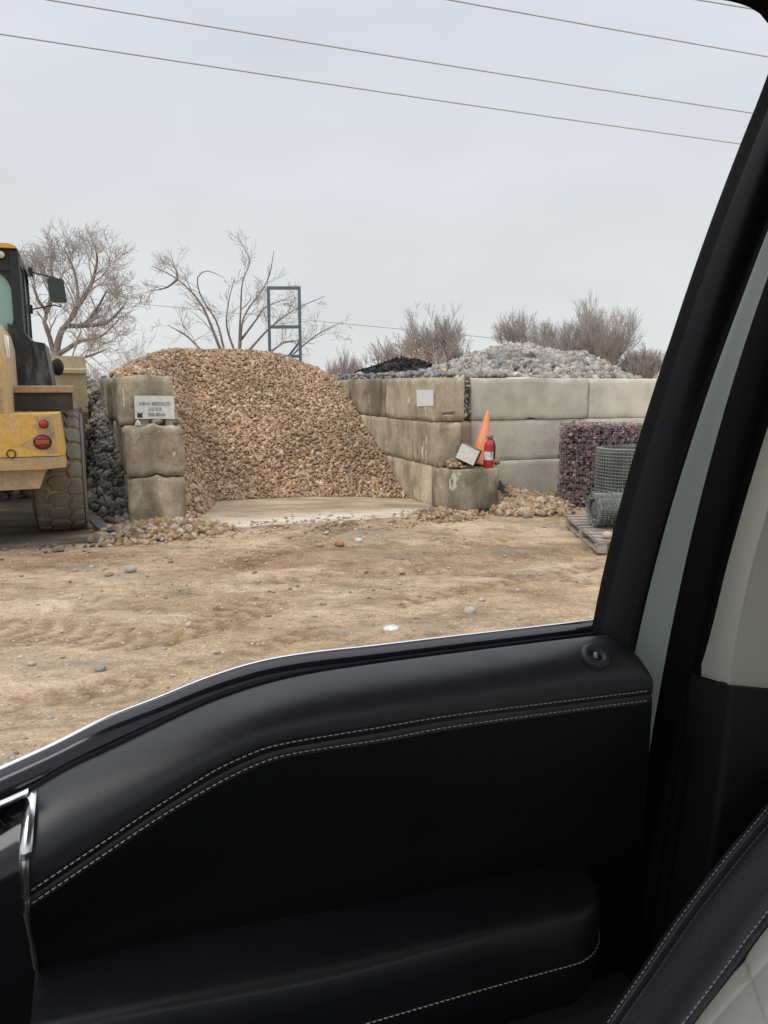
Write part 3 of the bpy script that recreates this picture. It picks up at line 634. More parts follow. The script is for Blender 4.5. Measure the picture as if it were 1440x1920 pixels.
# worn patch and scratches beside the lamp
# hood
b = MB(); hw = .60; rows = []
for u, zt, w_ in ((8.72, 1.97, .57), (8.74, 2.12, .585), (8.82, 2.25, .595), (9.0, 2.36, .6), (9.5, 2.45, .6), (10.25, 2.5, .6)):
    prof = [(w_, 1.16), (w_, 1.6), (w_, zt-.36), (w_-.03, zt-.2), (w_-.11, zt-.07), (w_-.24, zt), (0, zt+.03)]
    prof = prof+[(-x, z) for x, z in prof[-2::-1]]
    rows.append([Vector((LV+x, u, z)) for x, z in prof])
b.grid(rows, 0, True, False, YM); b.add([YM @ p for p in rows[0]], [list(range(len(rows[0])))], 0, False)
M['hood_yellow'] = dusty('dusty_hood_paint', (.56, .37, .12), (.50, .40, .26), (.32, .55), .65, 2.4, .3, (1, 1, .4), 5); hood = b.build('hood', M['hood_yellow'], ld)
b = MB()
b.tube([YM @ Vector((LV+.50, 8.70, z)) for z in (1.18, 1.7, 1.98)]+[YM @ Vector((LV+.46, 8.78, 2.17))], .032, 0, 8); b.build('grille_frame', M['yellow'], hood); b = MB(); b.tube([YM @ Vector((LV-.50, 8.70, z)) for z in (1.18, 1.7, 1.98)], .032, 0, 8)
b.build('grille_frame', M['yellow'], hood)
wl_ = mat('white_letter', (.75, .75, .74), .5)
b = MB()
zz = [(9.05, 2.03), (9.05, 2.25), (9.15, 2.07), (9.25, 2.25), (9.25, 2.03)]; b.tube([YM @ Vector((LV+.6, u, z)) for u, z in zz], .013, 0, 4, False); b.build('lettering', wl_, hood)
# rear frame and axle
b = MB(); b.box((LV-.45, 9.0, .66), (LV+.45, 12.0, 1.3), 0, YM, .02); b.box((LV-1.0, 9.95, .6), (LV+1.0, 10.2, .88), 0, YM, .03); b.box((LV-.4, 12.0, .7), (LV+.4, 14.0, 1.25), 0, YM, .02); b.box((LV-1.0, 12.9, .6), (LV+1.0, 13.15, .88), 0, YM, .03)
b.build('chassis', M['beige'], ld)
# wheels
def tyre_mesh():
    RT, HW = .742, .27; nth, nw = 528, 61; rows = []; lug = np.zeros((nth, nw))
    def st(x, a, b_): t = min(1, max(0, (x-a)/(b_-a))); return t*t*(3-2*t)
    for i in range(nth):
        th = i*2*math.pi/nth; row = []
        for j in range(nw):
            w = (j/(nw-1)*2-1); ph = th/(2*math.pi)*22; zr, zl = .40+.085*math.sin(2*math.pi*ph), -.40+.085*math.sin(2*math.pi*(ph+.45))
            edge = min(abs(w-zr), abs(w-zl))
            if w > zr: q = (ph+.25+.10*math.cos((w-.7)*5)) % 1
            elif w < zl: q = (ph+.70+.10*math.cos((w+.7)*5)) % 1
            else: q = (ph+.10-.62*w+.10*math.sin(w*7)) % 1
            g_ = st(min(q, 1-q), .055, .145)*st(edge, .025, .075)
            if abs(w) > .96: g_ *= .4
            lug[i, j] = g_; r = RT-.042*(1-g_)-.045*max(0, (abs(w)-.72)/.28)**2-.012*w*w
            row.append(Vector((r*math.cos(th), w*HW, r*math.sin(th))))
        rows.append(row)
    b = MB(); vs = [p for r in rows for p in r]; fs = []; base = 0
    b.v = list(vs)
    for i in range(nth):
        k = (i+1) % nth
        for j in range(nw-1):
            b.f.append((i*nw+j, i*nw+j+1, k*nw+j+1, k*nw+j)); b.m.append(1 if (lug[i, j]+lug[i, j+1]+lug[k, j]+lug[k, j+1]) < 1.5 else 0); b.sm.append(True)
    for s_ in (-1, 1):
        prof = [(.688, .268), (.66, .285), (.60, .298), (.52, .295), (.44, .27), (.395, .245), (.375, .22)]
        b.grid([[Vector((r*math.cos(a*2*math.pi/72), s_*y, r*math.sin(a*2*math.pi/72))) for a in range(72)] for r, y in prof], 0, True, True)
    return b
def rim_mesh():
    b = MB()
    for s_ in (-1, 1):
        prof = [(.385, .235), (.36, .24), (.34, .2), (.33, .1), (.2, .08), (.19, .14), (.08, .15), (0, .15)]
        b.grid([[Vector((r*math.cos(a*2*math.pi/36), s_*y, r*math.sin(a*2*math.pi/36))) for a in range(36)] for r, y in prof], 0, True, True)
    return b
tb, rb = tyre_mesh(), rim_mesh(); first = None
for (u, vc, rot) in ((10.05, -.345, 0.1), (10.05, mir(-.345), .5), (13.05, -.345, .9), (13.05, mir(-.345), .2)):
    we = bpy.data.objects.new('wheel', None); col.objects.link(we); we.parent = ld; we.location = W(vc, u, .735)-W(LV, 11.2, 0)
    if first is None:
        mt = MB(); Mx = Matrix.Translation(W(vc, u, .735)) @ Matrix.Rotation(YAW, 4, 'Z')
        # grid is built round local Y (axle) -> turn the axle to run along v
        Mx = Mx @ Matrix.Rotation(R(90), 4, 'Z')
        for src, nm, ms in ((tb, 'tyre', [M['tyre'], M['tyre_groove']]), (rb, 'rim', [M['yellow_dirty']])):
            mb_ = MB(); mb_.v = [Mx @ p for p in src.v]; mb_.f, mb_.m, mb_.sm = src.f, src.m, src.sm; mb_.build(nm, ms, we)
        first = we
    else:
        for ch in list(first.children):
            c2 = ch.copy(); col.objects.link(c2); c2.parent = we
# fenders
for f in (lambda v: v, mir):
    b = MB(); v0, v1 = sorted((f(-.77), f(-.13)))
    b.box((v0, 9.47, 1.655), (v1, 10.9, 1.735), 0, YM, .012); fd = b.build('fender', M['beige'], ld)
    b = MB(); rows = []
    for k in range(9):
        a = R(40+k*12); rows.append([Vector((v, 10.05-.83*math.cos(a)*(.75), min(1.66, .70+.93*math.sin(a)))) for v in (v0+.01, v1-.01)])
    b.grid([[Vector((v, 9.50-.012*k, 1.655-.065*k)) for v in (v0+.01, v1-.008)] for k in range(4)], 0, False, False, YM); b.grid([[Vector((v, 9.54, 1.655-.065*k)) for v in (v0+.01, v1-.008)] for k in range(4)], 0, False, False, YM)
    b.build('mud_flap', M['flap'], fd)
# black tank panels below the cab
b = MB()
for f in (lambda v: v, mir):
    for poly, u0, u1 in (([(-.80, 1.735), (-.545, 1.735), (-.565, 2.27), (-.63, 2.36), (-.80, 2.46)], 10.15, 11.5), ([(-.545, 1.735), (-.36, 1.735), (-.42, 2.235), (-.565, 2.26)], 10.19, 11.5)):
        b.prism([(f(v), z) for v, z in poly], u0, u1, 0, YM)
b.build('tank_panel', M['blackp'], ld)
b = MB()
b.tube([W(-.77, 9.2, 1.28), W(-.765, 9.3, 1.5)], .017, 0, 8); b.tube([W(-.765, 9.3, 1.5), W(-.76, 9.4, 1.72)], .028, 0, 8); b.build('gas_strut', M['steel'], ld)
# cab
cv = .71
cabp = bpy.data.objects.new('cab', None)
b = MB()
for s_ in (1, -1):
    vr = LV+s_*cv
    b.box((min(vr, vr-s_*.105), 10.16, 1.74), (max(vr, vr-s_*.105), 10.30, 3.29), 0, YM, .015)          # rear posts
    b.box((min(vr, vr-s_*.06), 11.72, 1.74), (max(vr, vr-s_*.06), 11.80, 3.22), 0, YM, .01)             # front posts
    b.box((min(vr, vr-s_*.05), 10.30, 3.14), (max(vr, vr-s_*.05), 11.72, 3.24), 0, YM)
    b.box((min(vr, vr-s_*.05), 10.30, 1.74), (max(vr, vr-s_*.05), 11.72, 2.25), 0, YM)
    b.box((min(vr, vr-s_*.05), 10.9, 2.25), (max(vr, vr-s_*.05), 10.96, 3.14), 0, YM)
b.box((LV-cv+.1, 10.17, 3.04), (LV+cv-.1, 10.28, 3.29), 0, YM, .01); b.box((LV-cv+.1, 10.17, 1.74), (LV+cv-.1, 10.28, 2.3), 0, YM)
b.box((LV-cv, 11.72, 1.74), (LV+cv, 11.8, 2.0), 0, YM)
# rounded corners of the rear window
for s_ in (1, -1):
    for zc, sz in ((3.04, -1), (2.3, 1)):
        pts = [(LV+s_*(cv-.1), zc)]+[(LV+s_*(cv-.1-.20*(1-math.sin(a))), zc+sz*.26*(1-math.cos(a))) for a in [R(q) for q in range(0, 91, 15)]]
        b.prism(pts, 10.19, 10.26, 0, YM)
cab = b.build('cab', M['black'], ld)
b = MB(); b.box((LV-cv+.1, 10.215, 2.29), (LV+cv-.1, 10.225, 3.05), 0, YM); b.build('rear_window', M['cabglass'], cab)
for x_ in (LV-cv+.02, LV+cv-.025):
    b = MB(); b.box((x_, 10.3, 2.25), (x_+.005, 11.72, 3.14), 0, YM); b.build('side_window', M['cabglass'], cab)
b = MB(); b.box((LV-cv+.06, 11.75, 2.0), (LV+cv-.06, 11.76, 3.2), 0, YM); b.build('windscreen', M['cabglass'], cab)
b = MB(); b.box((LV-.27, 10.75, 1.9), (LV+.27, 11.2, 2.3), 0, YM, .05); b.box((LV-.25, 10.55, 2.25), (LV+.25, 10.7, 2.95), 0, YM, .06); b.build('driver_seat', M['rubber'], cab)
b = MB(); poly = [(LV-cv+.0, 3.295), (LV+cv-.01, 3.295), (LV+cv-.015, 3.315), (LV+cv-.09, 3.345), (LV-cv+.09, 3.345), (LV-cv+.015, 3.315)]
b.prism(poly, 10.12, 11.75, 0, YM); roof = b.build('cab_roof', M['yellow'], cab)
b = MB()
for s_ in (1, -1):
    b.grid([[Vector((LV+s_*(x-.35*max(0, dz-.05)), u, z)) for u, x, z in ((10.3, cv-.01, 3.20+dz), (10.9, cv+.01, 3.18+dz), (11.5, cv+.04, 3.12+dz), (11.95, cv+.05, 3.0+dz))] for dz in (0, .05, .12)], 0, True, False, YM)
b.build('roof_visor', M['black'], roof)
lw = lamp('work_light', LV+.525, 3.215, .042, M['cream_lens'], 1.0, 10.14)
# mirror on its bracket
cb_ = W(LV+cv-.02, 11.82, 0)
mc = at_u(107, 545, 11.85)
b = MB(); pts = []
P0, P1 = at_u(60, 510, 11.82), at_u(108, 523, 11.85); P2, P3 = at_u(60, 580, 11.82), at_u(112, 570, 11.85)
for P, path in ((P0, [W(LV+cv-.03, 11.8, P0.z+.02), P0, P0.lerp(P1, .85), P1]), (P2, [W(LV+cv-.03, 11.8, P2.z), P2, P2.lerp(P3, .8), at_u(116, 576, 11.85), P3])):
    b = MB(); b.tube(path, .011, 0, 6); b.box((-.03, -.03, -.06), (.03, .03, .06), 0, Matrix.Translation(P-Vv*.02) @ YM, .008); b.build('mirror_bracket', M['black'], ld)
mpoly = []
for cx_, cz_, a0 in ((.0775, .125, 0), (-.0775, .125, 90), (-.0775, -.125, 180), (.0775, -.125, 270)):
    for k in range(6): a = R(a0+k*18); mpoly.append(((cx_+.04*math.cos(a))*.9-(.10*(cz_+.04*math.sin(a))), (cz_+.04*math.sin(a))*.98))
b = MB(); b.prism(mpoly, -.03, .03, 0, Matrix.Translation(mc) @ YM); b.build('mirror', mat('mirror_dark_glass', (.022, .035, .03), .15, 0, .6), ld)
# front end: arms, bucket, lamp
b = MB()
for s_ in (-1, 1):
    b.prism([(12.4, 1.9), (12.6, 2.12), (13.6, 1.75), (14.15, 1.25), (14.05, 1.0), (13.3, 1.4)], LV+s_*.45-.05, LV+s_*.45+.05, 0, YM @ Matrix(((0, 1, 0, 0), (1, 0, 0, 0), (0, 0, 1, 0), (0, 0, 0, 1))))
b.build('lift_arm', M['yellow_dirty'], ld)
SW = YM @ Matrix(((0, 1, 0, 0), (1, 0, 0, 0), (0, 0, 1, 0), (0, 0, 0, 1)))
b = MB(); outer = [(13.95, 2.22), (13.92, 1.98), (14.0, 1.3), (14.2, .95), (14.6, .8), (15.3, .78)]; inner = [(15.3, .82), (14.62, .85), (14.26, 1.0), (14.07, 1.33), (13.99, 1.98), (14.02, 2.22)]
b.prism(outer+inner, -2.72, .03, 0, SW); b.prism([(13.93, 2.2), (14.05, 2.2), (15.3, .83), (14.3, .9), (13.97, 1.4)], -.01, .035, 0, SW); b.prism([(13.93, 2.2), (14.05, 2.2), (15.3, .83), (14.3, .9), (13.97, 1.4)], -2.725, -2.69, 0, SW)
b.prism([(13.89, 2.0), (13.92, 2.02), (13.92, 1.94), (13.89, 1.94)], -2.72, .03, 0, SW)
b.build('bucket', M['bucket'], ld)
b = MB(); lc = at_u(108, 688, 12.3); b.tube([lc-Vv*.25-Vector((0, 0, .15)), lc-Vv*.1], .02, 0, 6)
bm = bmesh.new(); bmesh.ops.create_uvsphere(bm, u_segments=16, v_segments=10, radius=1)
for w in bm.verts: w.co = Vector((w.co.x*.085, w.co.y*.07, w.co.z*.125))
b.bm(bm, 0, Matrix.Translation(lc) @ YM, True); b.tube([lc-Vv*.25-Vector((0, 0, .15)), W(LV+.4, 12.3, 1.2)], .03, 0, 6); b.build('front_lamp', M['rubber'], ld)

# ------------------------------------------------------------------ small things on and by the walls
wht = dusty('faded_white_board', (.70, .71, .68), (.55, .54, .46), (.55, .85), .6, 5, .3)
sc_ = at_u(290, 764, 10.34); sg = thing('sign', sc_-Vector((0, 0, .3)), 'white board lettered NEW MEXICO on two short posts before the left wall', 'sign')
SGM = Matrix.Translation(sc_) @ YM @ Matrix.Rotation(R(-6), 4, 'Z')
b = MB(); b.box((-.245, -.012, -.147), (.245, .012, .147), 0, SGM @ Matrix.Rotation(R(.6), 4, 'Y'), .003); b.build('board', wht, sg)
b = MB(); lw_ = dusty('weathered_post', (.40, .34, .25), (.28, .24, .18), (.4, .7), .9)
for x0, x1 in ((-.205, -.08), (.125, .225)): b.box((x0, .014, -.27), (x1, .08, .1), 0, SGM, .006)
b.build('post', lw_, sg)
def text_mesh(txt, size, Mx, extr=.002, bold=False):
    cu = bpy.data.curves.new('t', 'FONT'); cu.body = txt; cu.size = size; cu.align_x = 'CENTER'; cu.align_y = 'CENTER'; cu.extrude = extr
    if bold: cu.offset = size*.012
    ob = bpy.data.objects.new('t', cu); col.objects.link(ob); dg = bpy.context.evaluated_depsgraph_get(); me = bpy.data.meshes.new_from_object(ob.evaluated_get(dg))
    b = MB(); b.add([w.co[:] for w in me.vertices], [list(p.vertices) for p in me.polygons], 0, False, Mx)
    bpy.data.objects.remove(ob); bpy.data.curves.remove(cu); bpy.data.meshes.remove(me); return b
lm_ = mat('faded_black_letter', (.26, .27, .26), .7)
for txt, x, z, sz in (('NEW MEXICO', .0, .048, .060), ('LG R.R.', .01, -.020, .056), ('700-804A', .02, -.090, .056)):
    text_mesh(txt, sz, SGM @ Matrix.Translation((x, -.0165, z)) @ Matrix.Rotation(R(90), 4, 'X'), .002, True).build('lettering', lm_, sg)
b = MB(); b.add([(x, -.0165, z) for x, z in ((-.215, -.125), (-.155, -.125), (-.155, -.098), (-.168, -.098), (-.146, -.076), (-.162, -.062), (-.186, -.086), (-.186, -.066), (-.215, -.066))], [list(range(9))], 0, False, SGM); b.build('arrow_mark', mat('black_mark', (.02, .02, .02), .6), sg)
b = MB(); pA, pB = at_u(231, 727, 10.405), at_u(232, 763, 10.405); b.box((-.008, -.006, pB.z), (.008, .004, pA.z), 0, Matrix.Translation((pA.x, pA.y, 0)) @ YM); tag(b.build('marker_strip', wht), 'thin white upright strip fixed on the front of the left wall\'s top block', 'strip')
# bits of rubble on the ledge below the sign
def shard(name, c, size, m, label, cat, group=None, seed=0, kind='sharp', rot=None):
    T, F = TP[kind]; V = T[seed % len(T)]*np.array(size)
    a = seed*1.3 if rot is None else rot; Rz = np.array([[math.cos(a), -math.sin(a), 0], [math.sin(a), math.cos(a), 0], [0, 0, 1]])
    V = V@Rz.T+np.array(c); return tag(rawmesh(name, V, F, [m], None, kind != 'sharp', origin=tuple(c)), label, cat, group)
mw = mat('white_quartz', (.6, .57, .53), .7); mb2 = mat('brown_rubble', (.24, .18, .13), .9); mt_ = mat('tan_rubble', (.40, .32, .2), .9); mbl = mat('dark_blue_rubble', (.07, .07, .10), .7)
c0 = at_u(258, 797, 10.1); shard('rock', (c0.x, c0.y, 1.27), (.045, .04, .045), mw, 'white rock on the ledge at the left post of the lettered sign', 'rock', None, 1)
c0 = at_u(330, 800, 10.1); shard('rock', (c0.x, c0.y, 1.26), (.04, .035, .035), mbl, 'dark bluish rock on the ledge at the right post of the lettered sign', 'rock', None, 2)
c0 = at_u(294, 794, 10.25); shard('rock', (c0.x, c0.y, 1.275), (.07, .06, .04), mb2, 'brown rubble lump on the ledge between the sign\'s two posts', 'rock', None, 3)
# white paper notice on the right wall's top block, facing the gravel
pc = at_u(797, 746, 10); kk = W(4.535, 0, 0)
u_n = 10.17
b = MB(); d1, d2 = [], []
def on_face(px, py, v=4.538):
    d = ray(px, py); return EYE+d*((v-EYE.dot(Vv))/d.dot(Vv))
q = [on_face(781, 731), on_face(812, 731), on_face(812, 761), on_face(782, 762)]
b.add(q+[p+Vv*.006 for p in q], [(0, 1, 2, 3), (7, 6, 5, 4), (0, 4, 5, 1), (1, 5, 6, 2), (2, 6, 7, 3), (3, 7, 4, 0)]); tag(b.build('paper_notice', mat('white_paper', (.72, .72, .71), .7)), 'blank white square notice on the tan top block of the right wall', 'notice')
# broken stones on the middle course
c0 = at_u(842, 792, 9.78); shard('broken_stone', (c0.x, c0.y, 2*BH+.055), (.085, .07, .06), mt_, 'squarish tan broken stone on the right wall under a purple-brown one', 'broken stone', 'broken stones on the right wall', 4, 'sharp', .3)
c0 = at_u(838, 778, 9.80); shard('broken_stone', (c0.x, c0.y, 2*BH+.135), (.105, .08, .035), mat('mauve_stone', (.24, .18, .16), .85), 'flat purple-brown stone lying on the squarish tan one', 'broken stone', 'broken stones on the right wall', 5, 'round', .3)
c0 = at_u(833, 700, 11.4); shard('broken_stone', (c0.x, c0.y, 3*BH+.09), (.09, .08, .09), mat('ochre_stone', (.50, .38, .19), .85), 'ochre stone standing out among the pale cobbles at the old wall', 'broken stone', None, 6)
# ledge gravel, box, cone, extinguisher
n = 60; lv = r_.uniform(4.60, 4.80, n); lu = r_.uniform(9.42, 9.64, n); lz = BH+.012+np.clip(.10-np.abs(lv-4.66)*.6, 0, .1)*r_.uniform(0, 1, n)
V, F = stones(uv2w(lv, lu, lz), r_.uniform(.028, .05, n), 'small', (1, .75, .55), .5, 120)
tag(rawmesh('ledge_gravel', V, F, [M['orange_stone']], origin=tuple(W(4.7, 9.5, BH))), 'orange gravel heaped on the low front block beside the tilted box', 'gravel', None, 'stuff')
BXM = Matrix.Translation(at_u(880, 851, 9.50)) @ YM @ Matrix.Rotation(R(-38), 4, 'Z') @ Matrix.Rotation(R(24), 4, 'Y')
bx = thing('box', (BXM.translation.x, BXM.translation.y, BH), 'tilted grey-brown box with a white sheet, on the low front block', 'box')
b = MB(); b.box((-.13, -.12, -.10), (.13, .14, .10), 0, BXM, .006); b.build('carton', dusty('brown_board', (.20, .17, .125), (.13, .11, .085), (.4, .7), .85), bx)
b = MB(); b.box((-.135, -.134, -.105), (.133, -.1215, .105), 0, BXM, .003); b.build('white_sheet', wht, bx)
cm = mat('orange_plastic', (.85, .28, .12), .55); rr_, nn_ = noise_ramp(cm, 5, [(.35, (.74, .25, .11)), (.7, (.88, .36, .19))]); setc(cm, rr_.outputs[0])
cbase = at_u(897, 878, 9.75); cbase.z = BH+.01; ctop = at_u(915, 771, 9.80)
ax = (ctop-cbase); L_ = ax.length; Q = Matrix.Translation(cbase) @ ax.to_track_quat('Z', 'Y').to_matrix().to_4x4()
cn = thing('traffic_cone', cbase, 'tall plain orange traffic cone leaning behind the red extinguisher', 'traffic cone')
b = MB(); b.lathe([(.150, .01), (.145, .03), (.03, L_-.02), (.024, L_), (.015, L_-.005)], 0, 28, True, Q); b.build('cone_body', cm, cn)
b = MB(); b.box((-.165, -.165, -.01), (.165, .165, .014), 0, Q, .006); b.build('cone_base', cm, cn)
ep = at_u(915, 879, 9.40); ep.z = BH; ex = thing('fire_extinguisher', ep, 'red fire extinguisher with white label, standing on the low front block', 'fire extinguisher')
Q = Matrix.Translation(ep) @ Matrix.Rotation(R(2), 4, 'Y')
red = dusty('red_enamel', (.47, .028, .038), (.36, .10, .09), (.5, .75), .42, 9)
b = MB(); b.lathe([(0, .0), (.066, 0), (.07, .012), (.07, .30), (.062, .338), (.04, .362), (.022, .372), (.022, .39), (0, .39)], 0, 28, True, Q); b.build('cylinder', red, ex)
b = MB(); rows = [[Q @ Vector((.0712*math.cos(a), .0712*math.sin(a), z)) for a in [R(200+k*10) for k in range(13)]] for z in (.11, .225)]; b.grid(rows); b.build('label', dusty('printed_label', (.68, .68, .68), (.25, .25, .25), (.5, .62), .5, 22), ex)
b = MB(); b.box((-.02, -.02, .385), (.02, .02, .42), 0, Q, .004); b.tube([Q @ Vector(p) for p in ((-.055, -.01, .425), (0, 0, .425), (.05, .0, .44))], .009, 0, 6); b.tube([Q @ Vector(p) for p in ((-.05, -.01, .395), (0, 0, .408), (.05, 0, .41))], .008, 0, 6); b.build('valve_handle', mat('valve_metal', (.12, .115, .11), .4, .5), ex)
b = MB(); b.tube([Q @ Vector(p) for p in ((.02, 0, .40), (.055, -.02, .37), (.078, -.02, .30), (.078, -.015, .16), (.076, -.01, .12))], .010, 0, 8); b.build('hose', M['rubber'], ex)
c0 = at_u(930, 866, 9.6); shard('rock', (c0.x, c0.y, BH+.05), (.06, .05, .05), mat('brown_rock', (.28, .18, .1), .85), 'small brown rock on the low front block right of the extinguisher', 'rock', None, 7, 'small')
# scraps of black rubber
def strip(name, pts, w_, th, m, label, cat):
    b = MB(); P = crs(pts, 14); rows = [[], [], [], []]
    for i, p in enumerate(P):
        t = (P[min(i+1, 13)]-P[max(i-1, 0)]).normalized(); s_ = t.cross(Vector((0, 0, 1))).normalized()*w_; k = Vector((0, 0, th))
        for r_i, q in enumerate((p-s_, p+s_, p+s_+k, p-s_+k)): rows[r_i].append(q)
    b.grid(rows+[rows[0]], 0, False); o = b.build(name, m); return tag(o, label, cat)
strip('rubber_strip', [at_u(932, 903, 9.9), at_u(940, 914, 9.8), at_u(948, 923, 9.65), at_u(955, 934, 9.45)], .06, .015, M['rubber'], 'black rubber strip poking out of the gravel beside the low front block', 'rubber strip')
strip('rubber_strip', [gnd(176, 978, .10), gnd(186, 988, .09), gnd(196, 996, .05), gnd(206, 1000, .06)], .05, .03, mat('slate_rubber', (.07, .075, .085), .6), 'slate-grey flat strip lying in the cobbles between tyre and left wall', 'strip')
b = MB(); pA, pB = at_u(1000, 937, 10.17), at_u(1047, 941, 10.17); b.tube([pA, pB], .016, 0, 6); tag(b.build('white_pipe', wht), 'thin white pipe lying along the foot of the new grey wall', 'pipe')

# ------------------------------------------------------------------ purple rock basket, pallet and wire rolls
GB = gnd(1047, 950); ang = R(-14)
GM = Matrix.Translation((GB.x, GB.y, 0)) @ Matrix.Rotation(ang, 4, 'Z'); gw, gd_, gh = 1.5, .62, 1.17
gb = thing('rock_basket', GM @ Vector((gw/2, gd_/2, 0)), 'upright wire basket of purple crushed rock against the grey wall', 'rock basket')
def face_pts(n, f): q = r_.uniform(0, 1, (n, 2)); return np.array([f(a, c_) for a, c_ in q])
pts = np.concatenate([face_pts(1900, lambda a, c_: (a*gw, .03+r_.uniform(-.02, .02), c_*gh)), face_pts(700, lambda a, c_: (.03+r_.uniform(-.02, .02), a*gd_, c_*gh)), face_pts(700, lambda a, c_: (a*gw, c_*gd_, gh-.02+r_.uniform(-.03, .03))), face_pts(300, lambda a, c_: (gw-.03, a*gd_, c_*gh))])
G4 = np.array(GM); pts = pts@G4[:3, :3].T+G4[:3, 3]
V, F = stones(pts, r_.uniform(.022, .045, len(pts)), 'sharp', (1, .8, .65), None, 130)
bb = MB(); bb.box((.05, .06, 0), (gw-.05, gd_-.05, gh-.04), 0, GM); BV = np.array([p[:] for p in bb.v]); BF = np.array([t for f in bb.f for t in ((f[0], f[1], f[2]), (f[0], f[2], f[3]))])
Va, Fa, ma = merge([(BV, BF, 0), (V, F, 1)]); o = rawmesh('rock_fill', Va, Fa, [M['purple_base'], M['purple_stone']], ma, False, gb, tuple(wloc(gb))); o['kind'] = 'stuff'
wire = mat('galvanised_wire', (.23, .24, .23), .5, .4)
b = MB()
for i in range(0, 21):
    x = gw*i/20; b.tube([GM @ Vector((x, -.03, 0)), GM @ Vector((x, -.03, gh+.02))], .003, 0, 3, False, None, False); b.tube([GM @ Vector((x, -.03, gh+.02)), GM @ Vector((x, gd_, gh+.02))], .003, 0, 3, False, None, False)
for j in range(17):
    z = (gh+.02)*j/16; b.tube([GM @ Vector((0, -.03, z)), GM @ Vector((gw, -.03, z))], .003, 0, 3, False, None, False); b.tube([GM @ Vector((-.03, 0, z)), GM @ Vector((-.03, gd_, z))], .003, 0, 3, False, None, False)
b.build('wire_mesh', wire, gb)
# pallet
pf, pn_ = gnd(1060, 988), gnd(1120, 1040); du = (pn_-pf); PL = du.length; du.normalize(); dv = Vector((-du.y, du.x, 0))
if dv.x < 0: dv = -dv
PM = Matrix((( du.x, dv.x, 0, pf.x), (du.y, dv.y, 0, pf.y), (0, 0, 1, .015), (0, 0, 0, 1)))
pt = thing('pallet', PM @ Vector((PL/2, .6, 0)), 'weathered wooden pallet lying askew beside the orange gravel spill', 'pallet')
wood = mat('weathered_wood', rough=.9, spec=.2); q1, q2 = noise_ramp(wood, 6, [(.3, (.17, .14, .12)), (.5, (.33, .29, .25)), (.75, (.44, .40, .37))], 6, 'World', (1, 5, 5)); setc(wood, q1.outputs[0]); bump(wood, q2.outputs[0], .3, .006)
pw = 1.25
b = MB()
for x0 in np.linspace(0, PL-.11, 9): b.box((x0, r_.uniform(-.015, .01), .118), (x0+.105, pw+r_.uniform(-.01, .02), .14), 0, PM, .003)
b.build('deck_boards', wood, pt)
for y in (0, pw/2-.05, pw-.1):
    b = MB(); b.box((0, y, .095), (PL, y+.1, .1175), 0, PM, .003)
    for x in (0, PL/2-.07, PL-.14): b.box((x, y+.002, .022), (x+.14, y+.098, .0945), 0, PM, .004)
    b.box((0, y, 0), (PL, y+.1, .0215), 0, PM, .003); b.build('runner', wood, pt)
c0 = PM @ Vector((PL-.08, .12, .14)); shard('rock', (c0.x, c0.y, c0.z+.04), (.055, .05, .04), mat('cream_rock', (.5, .4, .3), .8), 'cream rock sitting on the pallet\'s near corner', 'rock', None, 9, 'round')
# rolls of wire mesh
wire2 = dusty('grey_green_wire', (.20, .215, .195), (.30, .30, .26), (.4, .7), .7, 5)
def wire_roll(name, base, R0, Hh, label, turns=5, M2=None, nr=26, sx=1.0, crush=.03):
    b = MB(); Mx = Matrix.Translation(base) if M2 is None else M2; nseg = 40
    for t in range(turns):
        rad = R0*(1-.05*t)
        for k in range(nr):
            z = Hh*k/(nr-1); b.tube([Mx @ Vector((rad*math.cos(2*math.pi*i/nseg)*(1+crush*noise.noise((i*.3, t, k*.35))), sx*rad*math.sin(2*math.pi*i/nseg)*(1+crush*noise.noise((i*.3, t+7, k*.35))), z+.012*noise.noise((i*.2, t*3, k)))) for i in range(nseg+1)], .0042, 0, 3, False, None, False)
        for i in range(54):
            a = 2*math.pi*(i+t*.37)/54; b.tube([Mx @ Vector((rad*math.cos(a), sx*rad*math.sin(a), z)) for z in (0, Hh*.33, Hh*.66, Hh)], .004, 0, 3, False, None, False)
    b.lathe([(0, .03), (R0*.5, .02), (R0*.66, .05), (R0*.66, Hh*.93)] if crush > .1 else [(R0*.70, .01), (R0*.70, Hh*.97)], 1, 30, True, Mx @ Matrix.Diagonal((1, sx, 1, 1)))
    return tag(b.build(name, [wire2, mat('roll_core', (.12, .125, .115), .95)]), label, 'wire roll', 'rolls of wire mesh by the pallet')

wire_roll('wire_mesh_roll', Vector((2.96, 9.35, .02)), .37, .97, 'upright roll of grey wire mesh standing before the purple rock basket')
wire_roll('wire_mesh_roll', Vector((3.62, 9.9, .02)), .34, 1.22, 'taller roll of wire mesh farther right, half behind the truck\'s door frame')
TM = Matrix.Translation(PM @ Vector((PL*.62, .40, .15+.19))) @ Matrix(((du.x*.3+dv.x, 0, du.x, 0), (du.y*.3+dv.y, 0, du.y, 0), (0, 1, 0, 0), (0, 0, 0, 1))).normalized()
ax_ = (dv*.93+du*-.1).normalized(); sd_ = Vector((0, 0, 1)).cross(ax_); TM = Matrix(((sd_.x, 0, ax_.x, 0), (sd_.y, 0, ax_.y, 0), (0, 1, 0, 0), (0, 0, 0, 1))); TM.translation = PM @ Vector((PL*.52, .13, .14+.20))
wire_roll('wire_mesh_roll', None, .24, .9, 'slumped crumpled roll of wire mesh lying on the pallet', 7, TM, 20, .75, .55)

